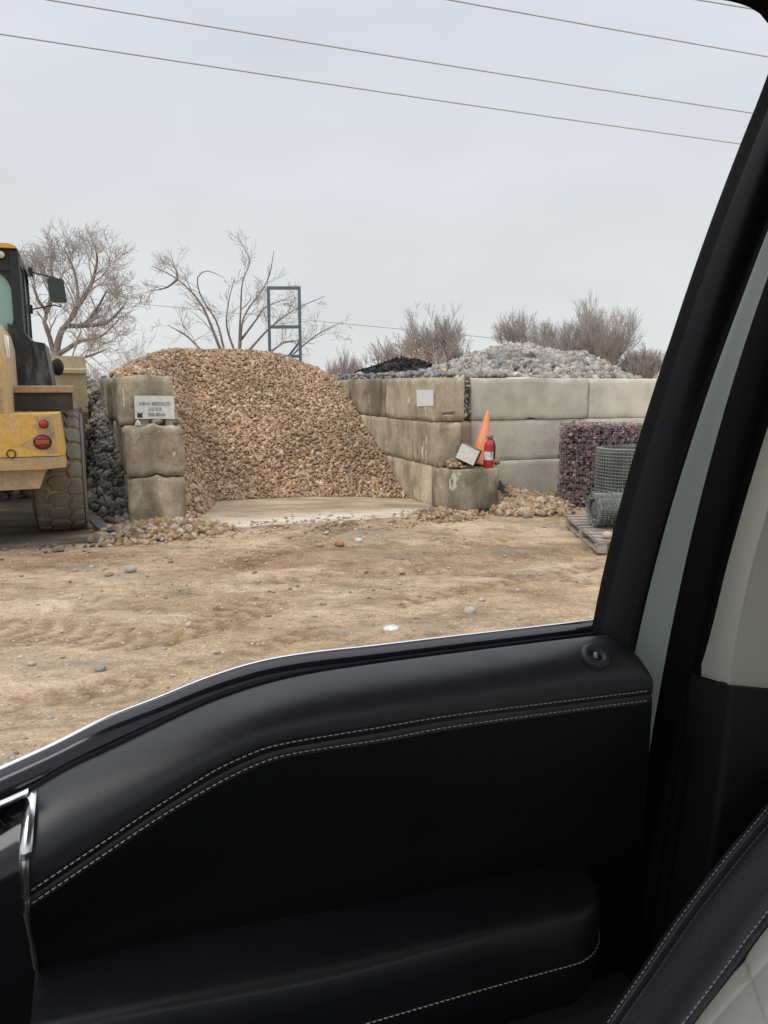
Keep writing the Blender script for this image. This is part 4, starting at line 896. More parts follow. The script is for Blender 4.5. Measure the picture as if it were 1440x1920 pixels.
# ------------------------------------------------------------------ steel frame, wires, trees
fy = 20.0; st = mat('teal_grey_steel', (.11, .155, .17), .6)
fr = thing('steel_frame', at_y(532, 700, fy)*0+Vector((at_y(532, 700, fy).x, fy, 0)), 'open blue-grey steel frame like a ladder rising behind the gravel heap', 'steel frame')
tl, tr_, ml, mr2, ll = at_y(503, 540, fy), at_y(561, 540, fy), at_y(504, 613, fy), at_y(562, 613, fy), at_y(562, 668, fy)
for p in (tl, tr_):
    b = MB(); b.box((p.x-.035, fy-.035, 0), (p.x+.035, fy+.035, p.z+.04), 0, None, .005); b.build('post', st, fr)
for z, n_ in ((tl.z, 0), (ml.z, 1), (ll.z, 2)):
    b = MB(); b.box((tl.x+.036, fy-.03, z-.04), (tr_.x-.036, fy+.03, z+.04), 0, None, .005); b.build('crossbar', st, fr)
b = MB(); b.tube([Vector((tr_.x-.3, fy, ll.z)), Vector((tr_.x-.03, fy, ll.z+.35))], .03, 0, 6); b.build('brace', st, fr)
wm = mat('weathered_cable', (.46, .47, .45), .6)
for i, (p1, p2, hh, lab) in enumerate((((75, 0), (1410, 214), 6.0, 'overhead cable, the middle one crossing the whole sky above the yard'), ((0, 67), (1388, 272), 5.6, 'overhead cable, the lowest of those crossing the sky above the yard'),
        ((840, 0), (1440, 107), 6.6, 'overhead cable crossing only the upper right of the sky'), ((1310, 0), (1424, 19), 7.0, 'overhead cable just showing in the top right corner by the roof'))):
    A = EYE+ray(*p1)*(hh/ray(*p1).z); B = EYE+ray(*p2)*(hh/ray(*p2).z); d = (B-A); mid = (A+B)/2; d.normalize()
    b = MB(); b.tube([mid+d*s_+Vector((0, 0, .0004*s_*s_)) for s_ in np.linspace(-45, 45, 31)], .0125, 0, 6); tag(b.build('power_cable', wm), lab, 'power cable', 'overhead power cables')
A, B = at_y(-200, 525, 60), at_y(700, 612, 60); b = MB(); b.tube([A+(B-A)*t for t in np.linspace(-1, 2, 12)], .03, 0, 5); tag(b.build('power_cable', wm), 'faint distant cable passing behind the bare trees on the left', 'power cable', 'overhead power cables')

bark = mat('bare_bark', rough=.95, spec=.1); q1, q2 = noise_ramp(bark, 5, [(.3, (.18, .15, .13)), (.7, (.32, .28, .25))], 5, 'World', (1, 1, .3)); setc(bark, q1.outputs[0])
twigm = mat('pale_twigs', (.46, .42, .39), .95, 0, .1); twigr = mat('brown_twigs', (.43, .385, .36), .95, 0, .1)
class TR:
    """bare tree: limbs as tapered tubes, twigs as thin three-sided tubes"""
    def __init__(s, seed): s.r = random.Random(seed); s.limb = MB(); s.twig = MB(); s.n = 0
    def rd(s, d, a, up=0.0):
        w = Vector((s.r.gauss(0, 1), s.r.gauss(0, 1), s.r.gauss(0, 1))); w = (w-d*w.dot(d)).normalized()
        q = (d*math.cos(a)+w*math.sin(a)); q.z += up; return q.normalized()
    def grow(s, p, d, L, r, lev, maxlev, spread, up, tw, wig=.16, minr=.006):
        n = 5; pts = [p]; q = p
        for i in range(n):
            d = s.rd(d, abs(s.r.gauss(0, wig)), up*.25); q = q+d*(L/n); pts.append(q)
        r1 = max(minr, r*(.55 if lev < maxlev else .35)); tgt = s.limb if lev < tw else s.twig
        tgt.tube(pts, [r+(r1-r)*i/n for i in range(n+1)], 0, 6 if lev < 2 else (4 if lev < tw else 3), True, None, False)
        s.n += 1
        if lev >= maxlev: return
        k = s.r.choice((3, 4, 4, 5)) if lev > 0 else s.r.choice((5, 6))
        for j in range(k):
            t = s.r.uniform(.35, 1.0) if j else 1.0; i = min(n-1, int(t*n)); pp = pts[i].lerp(pts[i+1], t*n-i) if i < n else pts[-1]
            s.grow(pp, s.rd(d, s.r.uniform(.35, 1.0)*spread, up), L*s.r.uniform(.55, .8), max(minr, r1*s.r.uniform(.6, .85)), lev+1, maxlev, spread, up, tw, wig, minr)
    def side(s, pts, r0, n, L, maxlev, spread=.9, up=.12, minr=.005):
        P = crs(pts, 24)
        for k in range(n):
            t = s.r.uniform(.2, 1.0); i = min(22, int(t*23)); d = (P[i+1]-P[i]).normalized()
            s.grow(P[i], s.rd(d, s.r.uniform(.5, 1.0)*spread, up), L*(1.15-t*.6)*s.r.uniform(.6, 1.2), max(minr, r0*(1-t*.75)*.45), 1, maxlev, spread, up, 1, .2, minr)
    def done(s, name, base, label, group, crown_mat, limb_mat=None, kind='bare tree'):
        e_ = thing(name, base, label, kind, group)
        if s.limb.v: s.limb.build('trunk', limb_mat or bark, e_)
        if s.twig.v: s.twig.build('crown', crown_mat, e_)
        return e_
GT = 'bare winter trees beyond the yard'
def px_limbs(t, limbs, y, base, r0, nside, L, lev, spread=.9, depth=1.2, minr=.006, up=.12):
    for li, lim in enumerate(limbs):
        r = random.Random(li+5); P = [at_y(px, py, y+(0 if i == 0 else r.uniform(-depth, depth)*i/len(lim))) for i, (px, py) in enumerate(lim)]
        if lim[0] == 'b': pass
        C = crs(P, 16); rr = r0*(1 if li == 0 else .75); t.limb.tube(C, [max(minr*1.5, rr*(1-.8*i/15)) for i in range(16)], 0, 6, True, None, False); t.side(P, rr, nside, L, lev, spread, up, minr)
# gnarled tree on the left
t = TR(11); base = at_y(106, 724, 30); base.z = 0
t.limb.tube(crs([base, at_y(104, 700, 30), at_y(106, 660, 30)], 6), [.3, .28, .26, .25, .24, .23], 0, 8)
px_limbs(t, [[(106, 660), (110, 637), (122, 612), (155, 610), (180, 582), (200, 545)], [(122, 612), (145, 575), (141, 515), (122, 470)], [(104, 680), (93, 632), (83, 605), (87, 585), (68, 555), (60, 500)], [(108, 665), (125, 655), (150, 640), (190, 630), (222, 600)], [(145, 575), (170, 535), (182, 490), (178, 462)], [(87, 585), (100, 545), (96, 500), (100, 465)], [(155, 610), (200, 605), (235, 570)], [(106, 690), (130, 675), (165, 668), (200, 655)]], 30, base, .135, 8, 1.05, 4, 1.0, 1.2, .0065)
t.done('bare_tree', base, 'gnarled bare tree with a dense crown just right of the loader\'s cab', GT, twigm)
# sparse many-stemmed tree behind the gravel heap
t = TR(12); base = at_y(455, 724, 23); base.z = 0
for q in ((415, 660), (449, 660), (466, 659)): t.limb.tube([base, at_y(base.x*0+q[0], q[1], 23)], [.1, .075], 0, 6)
px_limbs(t, [[(415, 660), (378, 572), (333, 524), (285, 499)], [(420, 655), (406, 603), (378, 558), (370, 522), (388, 508), (420, 520)], [(448, 659), (451, 586), (455, 527), (469, 492), (458, 466)], [(450, 655), (458, 593), (500, 530), (514, 470)], [(465, 659), (507, 614), (555, 579), (608, 556)], [(520, 690), (590, 631), (642, 603)], [(333, 524), (330, 505), (318, 496)], [(333, 524), (310, 540), (278, 546)], [(440, 660), (425, 610), (430, 560), (440, 520)], [(450, 640), (480, 600), (500, 575), (540, 560)], [(380, 660), (350, 630), (315, 610)], [(500, 665), (540, 640), (590, 645)]], 23, base, .05, 6, .62, 3, .85, .7, .0045, .05)
t.done('bare_tree', base, 'sparse many-stemmed bare tree spreading behind the gravel heap and steel frame', GT, twigm)
def bush(seed, px, ytop, wpx, dist, label, m, stems=9, lev=4, name='bare_tree', up=.14, spread=.55, group=GT, kind='bare tree', minr=.012, low=724):
    t = TR(seed); b0 = at_y(px, low, dist); b0.z = 0; top = at_y(px, ytop, dist).z; w_ = wpx*dist/FPX
    for k in range(stems):
        a = (k+.5)/stems*2-1; d = Vector((a*w_*.30/max(1, top*.55), t.r.uniform(-.25, .25), 1)).normalized()
        L = top*.40*(1-.3*abs(a))*t.r.uniform(.85, 1.1)
        t.grow(b0+Vector((a*w_*.22, t.r.uniform(-.8, .8), 0)), d, L, .014+.007*top*t.r.uniform(.5, 1), 0, lev, spread, up, 1, .13, minr*.5)
    return t.done(name, b0, label, group, m, None, kind)
bush(21, 262, 610, 70, 38, 'slender bare sapling between the gnarled tree and the gravel heap', twigm, 4, 3, minr=.010)
bush(22, 185, 652, 110, 34, 'low brushy thicket behind the dark cobbles', twigm, 10, 3, minr=.011, kind='thicket', name='bare_shrub')
bush(23, 650, 648, 105, 60, 'dense brown upright thicket right of the gravel crest', twigr, 26, 3, 'bare_shrub', .5, .3, GT, 'thicket', .016)
bush(24, 822, 600, 135, 55, 'rounded bare tree standing behind the black mulch', twigr, 9, 5, minr=.016)
bush(25, 1000, 600, 190, 60, 'wide bare tree behind the crest of the pale cobbles', twigm, 10, 5, minr=.017)
bush(26, 1105, 568, 150, 52, 'tallest bare tree on the right, above the pale cobbles', twigm, 8, 5, minr=.015)
bush(27, 1200, 645, 100, 50, 'low bare tree at the far right beside the truck\'s window frame', twigr, 6, 5, minr=.014)
bush(28, 950, 650, 120, 50, 'brown scrub just left of the pale cobble crest', twigr, 8, 3, 'bare_shrub', .3, .5, GT, 'thicket', .014)
bush(29, 1070, 640, 90, 46, 'brown scrub just right of the pale cobble crest', twigr, 9, 3, 'bare_shrub', .3, .5, GT, 'thicket', .014)
t = TR(30); b0 = at_y(765, 724, 48); b0.z = 0
for k in range(8): t.grow(b0+Vector((t.r.uniform(-1, 1), 0, 0)), Vector((t.r.uniform(-.4, .4), 0, 1)).normalized(), 2.0, .04, 0, 3, .7, .1, 2, .12, .014)
e_ = t.done('leafy_shrub', b0, 'shrub still holding dry tan leaves above the black mulch', None, twigr, None, 'shrub')
n = 520; cz = at_y(765, 672, 48); P = np.stack([r_.normal(cz.x, .75, n), r_.normal(48, .6, n), r_.normal(cz.z, .42, n)], -1)
V, F = stones(P, r_.uniform(.04, .08, n), 'sharp', (1, .8, .12), None, 140); o = rawmesh('dry_leaves', V, F, [stone_mat('dry_leaves', [(.45, .32, .24), (.56, .42, .33), (.40, .29, .22)])], None, False, e_, tuple(wloc(e_)))

# ------------------------------------------------------------------ the pickup the photo is taken from
def leather(name, base, rough, grain=420, gs=.12, sheen=0.0):
    m = mat(name, base, rough, 0, .45); t = m.node_tree
    g = N(t, 'ShaderNodeNewGeometry'); v = N(t, 'ShaderNodeTexVoronoi'); v.inputs['Scale'].default_value = grain; t.links.new(g.outputs['Position'], v.inputs['Vector']); bump(m, v.outputs['Distance'], gs, .0008)
    r, n_ = noise_ramp(m, 9, [(.3, bw(max(.05, rough-.05))), (.7, bw(rough+.06))], 4, 'World'); t.links.new(r.outputs[0], bsdf(m).inputs['Roughness']); return m
M['leather'] = leather('black_leather', (.012, .013, .017), .43); bsdf(M['leather']).inputs['Specular IOR Level'].default_value = .62
M['armrest'] = leather('armrest_leather', (.008, .009, .011), .44); bsdf(M['armrest']).inputs['Specular IOR Level'].default_value = .6
M['leather2'] = leather('black_leather_low', (.0055, .0065, .007), .6); bsdf(M['leather2']).inputs['Specular IOR Level'].default_value = .25
M['seat_leather'] = leather('seat_black_leather', (.050, .051, .062), .5, 260, .7)
M['cream'] = leather('cream_leather', (.64, .62, .54), .5, 300, .3)
M['pillar'] = leather('cream_pillar_trim', (.50, .49, .42), .6, 500, .25)
M['seal'] = mat('black_weatherstrip', (.005, .005, .006), .7, 0, .15)
M['frame'] = mat('black_door_frame', (.002, .002, .003), .36, 0, .16)
M['gloss'] = mat('gloss_black', (.012, .012, .015), .12, 0, .5)
M['chrome'] = mat('bright_chrome', (.78, .79, .81), .24, 1.0)
M['jamb'] = mat('pale_green_paint', (.50, .58, .56), .35, 0, .5)
M['paint'] = mat('white_body_paint', (.72, .73, .73), .2, 0, .5)
M['thread'] = mat('tan_thread', (.46, .41, .32), .8); M['seat_thread'] = mat('grey_thread', (.50, .50, .46), .8)
M['cloth'] = mat('grey_headlining', (.16, .155, .145), .95); M['carpet'] = mat('dark_carpet', (.02, .02, .02), .95)

truck = thing('pickup_truck', W(.2, .1, 0), 'black leather interior of a pickup with its passenger door window lowered', 'pickup truck')
def pu(pts, u): return [at_u(x, y, u) for x, y in pts]
def vz(pts, u, n=90):
    C = crs(pu(pts, u), n); v = np.array([p.dot(Vv) for p in C]); z = np.array([p.z for p in C]); o = np.argsort(v); return v[o], z[o]
ST = np.linspace(-.42, .765, 110)
def ext(v, vz_):
    a, z = vz_; r = np.interp(v, a, z); lo = (z[6]-z[0])/(a[6]-a[0]); hi = (z[-1]-z[-7])/(a[-1]-a[-7])
    r = np.where(v < a[0], z[0]+(v-a[0])*lo, r); return np.where(v > a[-1], z[-1]+(v-a[-1])*hi, r)
C0 = [(0, 1440), (97, 1396), (194, 1348), (292, 1310), (389, 1271), (486, 1241), (583, 1224), (700, 1211), (843, 1194), (1000, 1176), (1110, 1163)]
C1 = [(67, 1478), (133, 1440), (211, 1403), (292, 1364), (389, 1319), (486, 1285), (583, 1262), (700, 1244), (843, 1225), (1000, 1205), (1108, 1192)]
S1 = [(61, 1668), (178, 1590), (278, 1523), (394, 1450), (455, 1420), (515, 1398), (632, 1377), (700, 1366), (843, 1342), (1030, 1318), (1225, 1294)]
S2 = [(61, 1693), (194, 1603), (300, 1532), (400, 1473), (470, 1438), (535, 1416), (640, 1398), (720, 1386), (843, 1363), (1030, 1337), (1225, 1312)]
CR = [(111, 1808), (300, 1766), (500, 1727), (737, 1687), (925, 1645), (1100, 1609)]
z0 = ext(ST, vz(C0, .992)); z1 = ext(ST, vz(C1, .938)); zs1 = ext(ST, vz(S1, .866)); zs2 = ext(ST, vz(S2, .866)); zc = ext(ST, vz(CR, .90))
VEND = at_u(1224, 1300, .866).dot(Vv); VST = -.24
def rowpts(v, u, z): return [W(a, b, c_) for a, b, c_ in zip(v, np.broadcast_to(u, v.shape), z)]
# upper door panel (one surface from the sill roll to the foot of the door)
sel = np.linspace(VST+.002, VEND, 120)
def at(zz): return np.interp(sel, ST, zz)
endr = np.clip((sel-(VEND-.055))/.055, 0, 1); enddrop = .030*(1-np.sqrt(np.clip(1-endr**2, 0, 1)))
rows = [rowpts(sel, .945, at(z1)-.03-enddrop*.3), rowpts(sel, .942, at(z1)-.004-enddrop*.4), rowpts(sel, .936, at(z1)-enddrop*.5)]
for k in range(1, 13):
    t = k/12*math.pi/2; zt, zb = at(z1)+.001-enddrop*1.0, at(zs1)+.006
    rows.append(rowpts(sel, .932-(.932-.866)*math.sin(t)**1.25, zt-(zt-zb)*(1-math.cos(t)**.85)))
m1 = (at(zs1)+at(zs2))/2
rows += [rowpts(sel, .8655, at(zs1)+.003), rowpts(sel, .8668, at(zs1)), rowpts(sel, .8655, at(zs1)-.003), rowpts(sel, .8685, m1+.0015), rowpts(sel, .8685, m1-.0015), rowpts(sel, .8655, at(zs2)+.003), rowpts(sel, .8668, at(zs2)), rowpts(sel, .8660, at(zs2)-.004)]
n_up = len(rows)
rows2 = [rows[-1]]
def wid(uu): return sel+((sel-VST)/(VEND-VST))**2*VEND*(uu/.866-1)
for k, uu in enumerate((.872, .882, .892, .898, .90)): rows2.append(rowpts(wid(uu), uu, at(zs2)-.004+(at(zc)-at(zs2)+.004)*(k+1)/5))
rows2 += [rowpts(wid(.905), .905, at(zc)-.01), rowpts(wid(.91), .91, at(zc)-.5)]
door = None
b = MB(); b.grid(rows); 
endc = [r[-1] for r in rows]; b.grid([endc, [p+Uu*.07 for p in endc]], 0, True)
rows_door = rows; door = b.build('door', M['leather'], truck)
b = MB(); b.grid(rows2); endc = [r[-1] for r in rows2]; b.grid([endc, [p+Uu*.06 for p in endc]]); b.build('lower_panel', M['leather2'], door)
# dashed twin stitching
def stitches(name, pts, step, ln, rad, m, par, off=Vector((0, 0, 0))):
    L = sum((pts[i+1]-pts[i]).length for i in range(len(pts)-1)); n = int(L/step); C = crs(pts, n*2+1); b = MB(); f = ln/step
    for i in range(n):
        a, c_ = C[2*i], C[2*i].lerp(C[min(2*i+2, 2*n)], f); d = (c_-a); mid = (a+c_)/2+off*1.35
        b.tube([a+off*.2, a.lerp(c_, .25)+off, mid, a.lerp(c_, .75)+off, c_+off*.2], [rad*.6, rad, rad, rad, rad*.6], 0, 5, True)
    o = b.build(name, m, par); return o
for zz in (zs1, zs2): stitches('stitching', rowpts(sel[sel > -.098][:-1], .8666, np.interp(sel[sel > -.098][:-1], ST, zz)), .0078, .0058, .00085, M['thread'], door, Uu*-.0008)
# armrest: bulging pad below the crease
HL = [(80, 1925), (300, 1884), (612, 1828), (925, 1747), (1112, 1716)]; BT = [(700, 1921), (925, 1855), (1137, 1797)]
VA = at_u(1140, 1740, .80).dot(Vv)+.03; sa = np.linspace(-.094, VA, 80)
zh = np.interp(sa, ST, ext(ST, vz(HL, .802))); zb = np.interp(sa, ST, ext(ST, vz(BT, .79))); zcc = np.interp(sa, ST, zc)
er = np.clip((sa-(VA-.09))/.09, 0, 1); eo = 1-np.sqrt(np.clip(1-er**2, 0, 1))
ar = []
for k, (fu, fz) in enumerate(((0, 0), (.12, .03), (.35, .18), (.62, .42), (.82, .66), (.93, .85), (.985, 1.04), (1.0, 1.25), (1.0, 1.5))):
    u = .905-(.905-.795)*fu*(1-eo*.9); z = zcc+(zh-zcc)*fz if fz <= 1 else zh-(zh-zb)*(fz-1)*1.6
    if fz == 1.5: z = zb+.006
    if fz == 1.25: z = (zh+zb)/2
    ar.append(rowpts(sa, u, z))
ua = .795+(.905-.795)*eo*.9
ar += [rowpts(sa, ua+.001, zb), rowpts(sa, ua, zb-.006), rowpts(sa, ua+.004, zb-.03), rowpts(sa, ua+.012, zb-.075), rowpts(sa, np.full_like(sa, .905), zb-.10)]
b = MB(); b.grid(ar); b.build('armrest', M['armrest'], door)
stitches('stitching', rowpts(sa, ua, zb), .0078, .0058, .0008, M['thread'], door, Uu*-.0012)
# map pocket and kick panel lower down
b = MB(); b.grid([rowpts(ST, .86, np.full_like(ST, .78)), rowpts(ST, .87, np.full_like(ST, .50))]); b.grid([rowpts(ST, .86, np.full_like(ST, .78)), rowpts(ST, .91, np.full_like(ST, .785))]); b.build('map_pocket', mat('pocket_trim', (.045, .043, .038), .7), door)
# belt line: bright outer moulding, seals
b = MB(); b.grid([rowpts(ST, 1.012, z0-.05), rowpts(ST, 1.008, z0-.014), rowpts(ST, 1.001, z0-.002), rowpts(ST, .998, z0), rowpts(ST, .9945, z0-.0015), rowpts(ST, .994, z0-.004)]); b.build('belt_moulding', M['chrome'], door)
b = MB(); b.grid([rowpts(ST, .994, z0-.0030), rowpts(ST, .988, z0-.0035), rowpts(ST, .976, z0-.006), rowpts(ST, .972, z0-.011), rowpts(ST, .968, z0-.03)]); b.build('belt_seal', M['gloss'], door)
b = MB(); zi = z1+.012*0; b.grid([rowpts(ST, .963, zi-.04), rowpts(ST, .962, zi-.007), rowpts(ST, .958, zi-.002), rowpts(ST, .954, zi-.005), rowpts(ST, .951, zi-.012), rowpts(ST, .946, zi-.008), rowpts(ST, .943, zi-.011), rowpts(ST, .941, zi-.04)]); b.build('inner_seal', M['seal'], door)
b = MB(); b.grid([rowpts(ST, 1.02, np.full_like(ST, .55)), rowpts(ST, 1.045, np.full_like(ST, .8)), rowpts(ST, 1.04, z0-.12), rowpts(ST, 1.013, z0-.048)]); b.grid([rowpts(ST, 1.02, np.full_like(ST, .55)), rowpts(ST, .93, np.full_like(ST, .55))]); b.build('outer_skin', M['paint'], door)
# lock knob in its bezel
from mathutils.bvhtree import BVHTree
dv_ = [p for r in rows for p in r]; nn = len(rows[0]); df_ = [(i*nn+j, i*nn+j+1, (i+1)*nn+j+1, (i+1)*nn+j) for i in range(len(rows)-1) for j in range(nn-1)]
kp, knrm, _, _ = BVHTree.FromPolygons(dv_, df_).ray_cast(EYE, ray(1116, 1231).normalized())
nrm = knrm if knrm.z > 0 else -knrm; Q = Matrix.Translation(kp+nrm.normalized()*.001) @ nrm.to_track_quat('Z', 'Y').to_matrix().to_4x4()
b = MB(); b.lathe([(.0215, -.006), (.0215, .002), (.0195, .0048), (.013, .0048), (.0108, .003), (.0098, -.004), (0, -.004)], 0, 40, True, Q); b.build('lock_bezel', mat('satin_black', (.03, .032, .036), .42), door)
b = MB(); b.lathe([(.0097, -.002), (0, -.0018)], 0, 24, True, Q); b.build('lock_recess', M['seal'], door)
b = MB(); Q2 = Matrix.Translation(kp+nrm.normalized()*.0005) @ Matrix.Rotation(0, 4, 'X'); b.lathe([(.0032, -.002), (.0032, .004), (.002, .006), (0, .0064)], 0, 16, True, Q2); b.build('lock_knob', mat('grey_knob', (.35, .36, .38), .35), door)
# chrome surround and switch panel at the front of the door
def plate(pts, u, th, m, name, par, curve=None):
    P = pu(pts, u); b = MB(); n = len(P); b.add(P+[p+Uu*th for p in P], [list(range(n)), list(range(2*n-1, n-1, -1))]+[(i, (i+1) % n, (i+1) % n+n, i+n) for i in range(n)]); return b.build(name, m, par)
cl = [(47, 1492), (41, 1550), (36, 1606), (37, 1650), (44, 1714), (56, 1780), (70, 1860), (78, 1925)]; cr_ = [(69, 1481), (64, 1540), (59, 1601), (54, 1616), (56, 1714), (66, 1780), (78, 1860), (88, 1925)]
allr = rows_door+rows2; nn = len(rows_door[0]); dvv = [p for r in allr for p in r]
dbv = BVHTree.FromPolygons(dvv, [(i*nn+j, i*nn+j+1, (i+1)*nn+j+1, (i+1)*nn+j) for i in range(len(allr)-1) for j in range(nn-1)])
def hug(pts, lift, n):
    out = []
    P = [Vector((x, y, 0)) for x, y in pts]
    for q in crs(P, n):
        h, _, _, _ = dbv.ray_cast(EYE, ray(q.x, q.y).normalized()); h = h if h is not None else at_u(q.x, q.y, .90); out.append(EYE+(h-EYE)*(1-lift))
    return out
A = hug(cl, .006, 60); B = hug(cr_, .006, 60)
b = MB(); b.grid([[p+Uu*.02 for p in A], A, B, [p+Uu*.02 for p in B]]); b.build('handle_surround', M['chrome'], door)
A = hug([(52, 1487), (20, 1502), (-40, 1528), (-140, 1575)], .006, 20); B = hug([(50, 1496), (20, 1510), (-40, 1536), (-140, 1583)], .006, 20)
b = MB(); b.grid([[p+Uu*.012 for p in A], A, B, [p+Uu*.012 for p in B]]); b.build('handle_surround', M['chrome'], door)
b = MB(); b.grid([hug(q, .004, 24) for q in ([(46, 1498), (20, 1511), (-40, 1537), (-140, 1584)], [(42, 1530), (10, 1545), (-60, 1575), (-145, 1612)], [(38, 1566), (8, 1582), (-60, 1612), (-150, 1650)], [(36, 1606), (5, 1622), (-60, 1655), (-150, 1690)], [(38, 1650), (5, 1668), (-60, 1700), (-150, 1740)], [(46, 1720), (10, 1740), (-60, 1760), (-150, 1790)], [(58, 1790), (20, 1800), (-60, 1820), (-150, 1850)], [(80, 1930), (30, 1940), (-60, 1960), (-150, 1980)])]); b.build('switch_panel', M['gloss'], door)
# window frame: outer lip, bead and rounded inner cover
E1 = [(1107, 1198), (1110, 1165), (1133, 1060), (1160, 960), (1206, 800), (1226, 722), (1243, 678), (1296, 523), (1350, 380), (1388, 273), (1411, 214), (1440, 138), (1452, 96), (1447, 60), (1425, 26), (1380, 5), (1300, -8), (1150, -36), (900, -110), (500, -260)]
E2 = [(1124, 1204), (1128, 1180), (1160, 1039), (1200, 897), (1229, 800), (1265, 683), (1308, 553), (1369, 380), (1440, 206), (1480, 110), (1486, 50), (1462, -10), (1400, -42), (1300, -64), (1150, -96), (900, -180), (500, -340)]
E3 = [(1189, 1216), (1194, 1203), (1230, 1045), (1267, 921), (1305, 800), (1330, 721), (1360, 637), (1417, 499), (1450, 405), (1520, 220), (1560, 80), (1580, -50), (1520, -140), (1420, -190), (1300, -220), (1150, -260), (900, -340), (500, -520)]
def sm(E, ylo, deg=3):
    a = [p for p in E if p[1] >= ylo]; c_ = np.polyfit([p[1] for p in a], [p[0] for p in a], deg)
    ys = np.linspace(max(p[1] for p in a), min(p[1] for p in a), 12); return [(float(np.polyval(c_, y)), float(y)) for y in ys]+[p for p in E if p[1] < ylo]
E1, E2, E3 = sm(E1, 130), sm(E2, 200), sm(E3, 210)
e1, e2, e3 = crs(pu(E1, .972), 90), crs(pu(E2, .948), 90), crs(pu(E3, .90), 90)
b = MB(); b.grid([[p+Uu*.035+(q-p).normalized()*.035 for p, q in zip(e1, e2)], e1, [p.lerp(q, .5)+Uu*.004 for p, q in zip(e1, e2)], e2]); b.build('glass_channel', M['seal'], door)
mid = [p.lerp(q, .10)-Uu*.022 for p, q in zip(e2, e3)]; mid2 = [p.lerp(q, .32)-Uu*.036 for p, q in zip(e2, e3)]; mid3 = [p.lerp(q, .7)-Uu*.026 for p, q in zip(e2, e3)]
b = MB(); b.grid([e2, [p.lerp(q, .02)-Uu*.010 for p, q in zip(e2, e3)], mid, mid2, mid3, e3, [q+Uu*.05-(q-p).normalized()*.03 for p, q in zip(e2, e3)]]); b.build('window_frame', M['frame'], door)
# body side: painted jamb, weatherstrip, pillar trims
E3b = [(1150, 1600), (1175, 1400), (1188, 1208), (1224, 1045), (1261, 921), (1299, 800), (1324, 721), (1354, 637), (1411, 499), (1444, 405), (1510, 220), (1560, 40)]
E4 = [(1160, 1800), (1196, 1600), (1221, 1436), (1250, 1250), (1272, 1095), (1303, 943), (1341, 800), (1363, 740), (1400, 640), (1436, 537), (1480, 430), (1560, 240), (1640, 40)]
E5 = [(1215, 1920), (1255, 1720), (1290, 1500), (1326, 1275), (1340, 1180), (1365, 1067), (1399, 941), (1440, 812), (1490, 680), (1560, 500), (1680, 220), (1760, 40)]
E3b, E4, E5 = sm(E3b, -100), sm(E4, -100), sm(E5, -100)
j3 = crs(pu(E3b, .975), 60); j4 = crs(pu(E4, .945), 60); j5 = crs(pu(E5, .865), 60)
b = MB(); j0 = [W(p.dot(Vv)+.0, 1.0, p.z) for p in j3]
b.grid([[p+Uu*.03 for p in j3], j3, [p.lerp(q, .55)+Uu*.006 for p, q in zip(j3, j4)], j4]); jb = b.build('door_jamb', M['jamb'], truck)
b = MB(); b.grid([[p+Uu*.012 for p in j4], [p-Uu*.012 for p in j4], [p.lerp(q, .25)-Uu*.024 for p, q in zip(j4, j5)], [p.lerp(q, .5)-Uu*.020 for p, q in zip(j4, j5)], [p.lerp(q, .62)-Uu*.006 for p, q in zip(j4, j5)], [p.lerp(q, .9)-Uu*.004 for p, q in zip(j4, j5)], j5, [p+Uu*.02 for p in j5]]); b.build('weatherstrip', M['seal'], truck)
U6 = .80
E5u = [(1326, 1277), (1340, 1181), (1365, 1068), (1399, 942), (1440, 813), (1490, 681), (1560, 501), (1680, 221), (1760, 41)]
E5u = [p for p in E5 if p[1] < 1272]; E5u = [(float(np.interp(1277, [q[1] for q in E5][::-1], [q[0] for q in E5][::-1])), 1277)]+E5u
E6 = [(1366, 1286), (1386, 1180), (1412, 1060), (1442, 940), (1490, 800), (1545, 670), (1620, 490), (1750, 210), (1840, 30)]
E7 = [(1470, 1300), (1520, 1180), (1570, 1060), (1620, 940), (1700, 800), (1760, 670), (1860, 490), (2000, 210), (2100, 30)]
E6, E7 = sm(E6, -100), sm(E7, -100)
a5, a6, a7 = crs(pu(E5u, .863), 50), crs(pu(E6, .805), 50), crs(pu(E7, .79), 50)
b = MB(); b.grid([[p+Uu*.02 for p in a5], a5, [p.lerp(q, .9) for p, q in zip(a5, a6)], a6, [p.lerp(q, .06) for p, q in zip(a6, a7)], a7]); bp = b.build('pillar_trim', M['pillar'], truck)
L5 = [(1324, 1274), (1290, 1500), (1255, 1720), (1215, 1925), (1150, 2200)]; L6 = [(1368, 1287), (1345, 1500), (1320, 1720), (1300, 1925), (1270, 2200)]; L7 = [(1480, 1300), (1480, 1500), (1480, 1720), (1480, 1925), (1480, 2200)]
a5, a6, a7 = crs(pu(L5, .858), 40), crs(pu(L6, .798), 40), crs(pu(L7, .775), 40)
b = MB(); b.grid([[p+Uu*.03 for p in a5], a5, [p.lerp(q, .88) for p, q in zip(a5, a6)], a6, [p.lerp(q, .1) for p, q in zip(a6, a7)], a7]); b.grid([[p+Uu*.02 for p in (a5[0], a6[0], a7[0])], [a5[0], a6[0], a7[0]]]); b.build('lower_pillar_trim', leather('pillar_leather', (.008, .008, .009), .55, 260, .4), truck)
b = MB(); b.box((1.22, .86, .55), (1.95, .97, 1.30), 0, YM, .03); rd_ = b.build('rear_door', M['leather2'], truck)
b = MB(); b.box((1.22, .93, 1.30), (1.95, .97, 1.33), 0, YM, .008); b.box((1.22, .93, 2.22), (1.95, .97, 2.30), 0, YM, .008); b.box((1.88, .93, 1.33), (1.95, .97, 2.22), 0, YM, .008); b.build('window_frame', M['frame'], rd_)
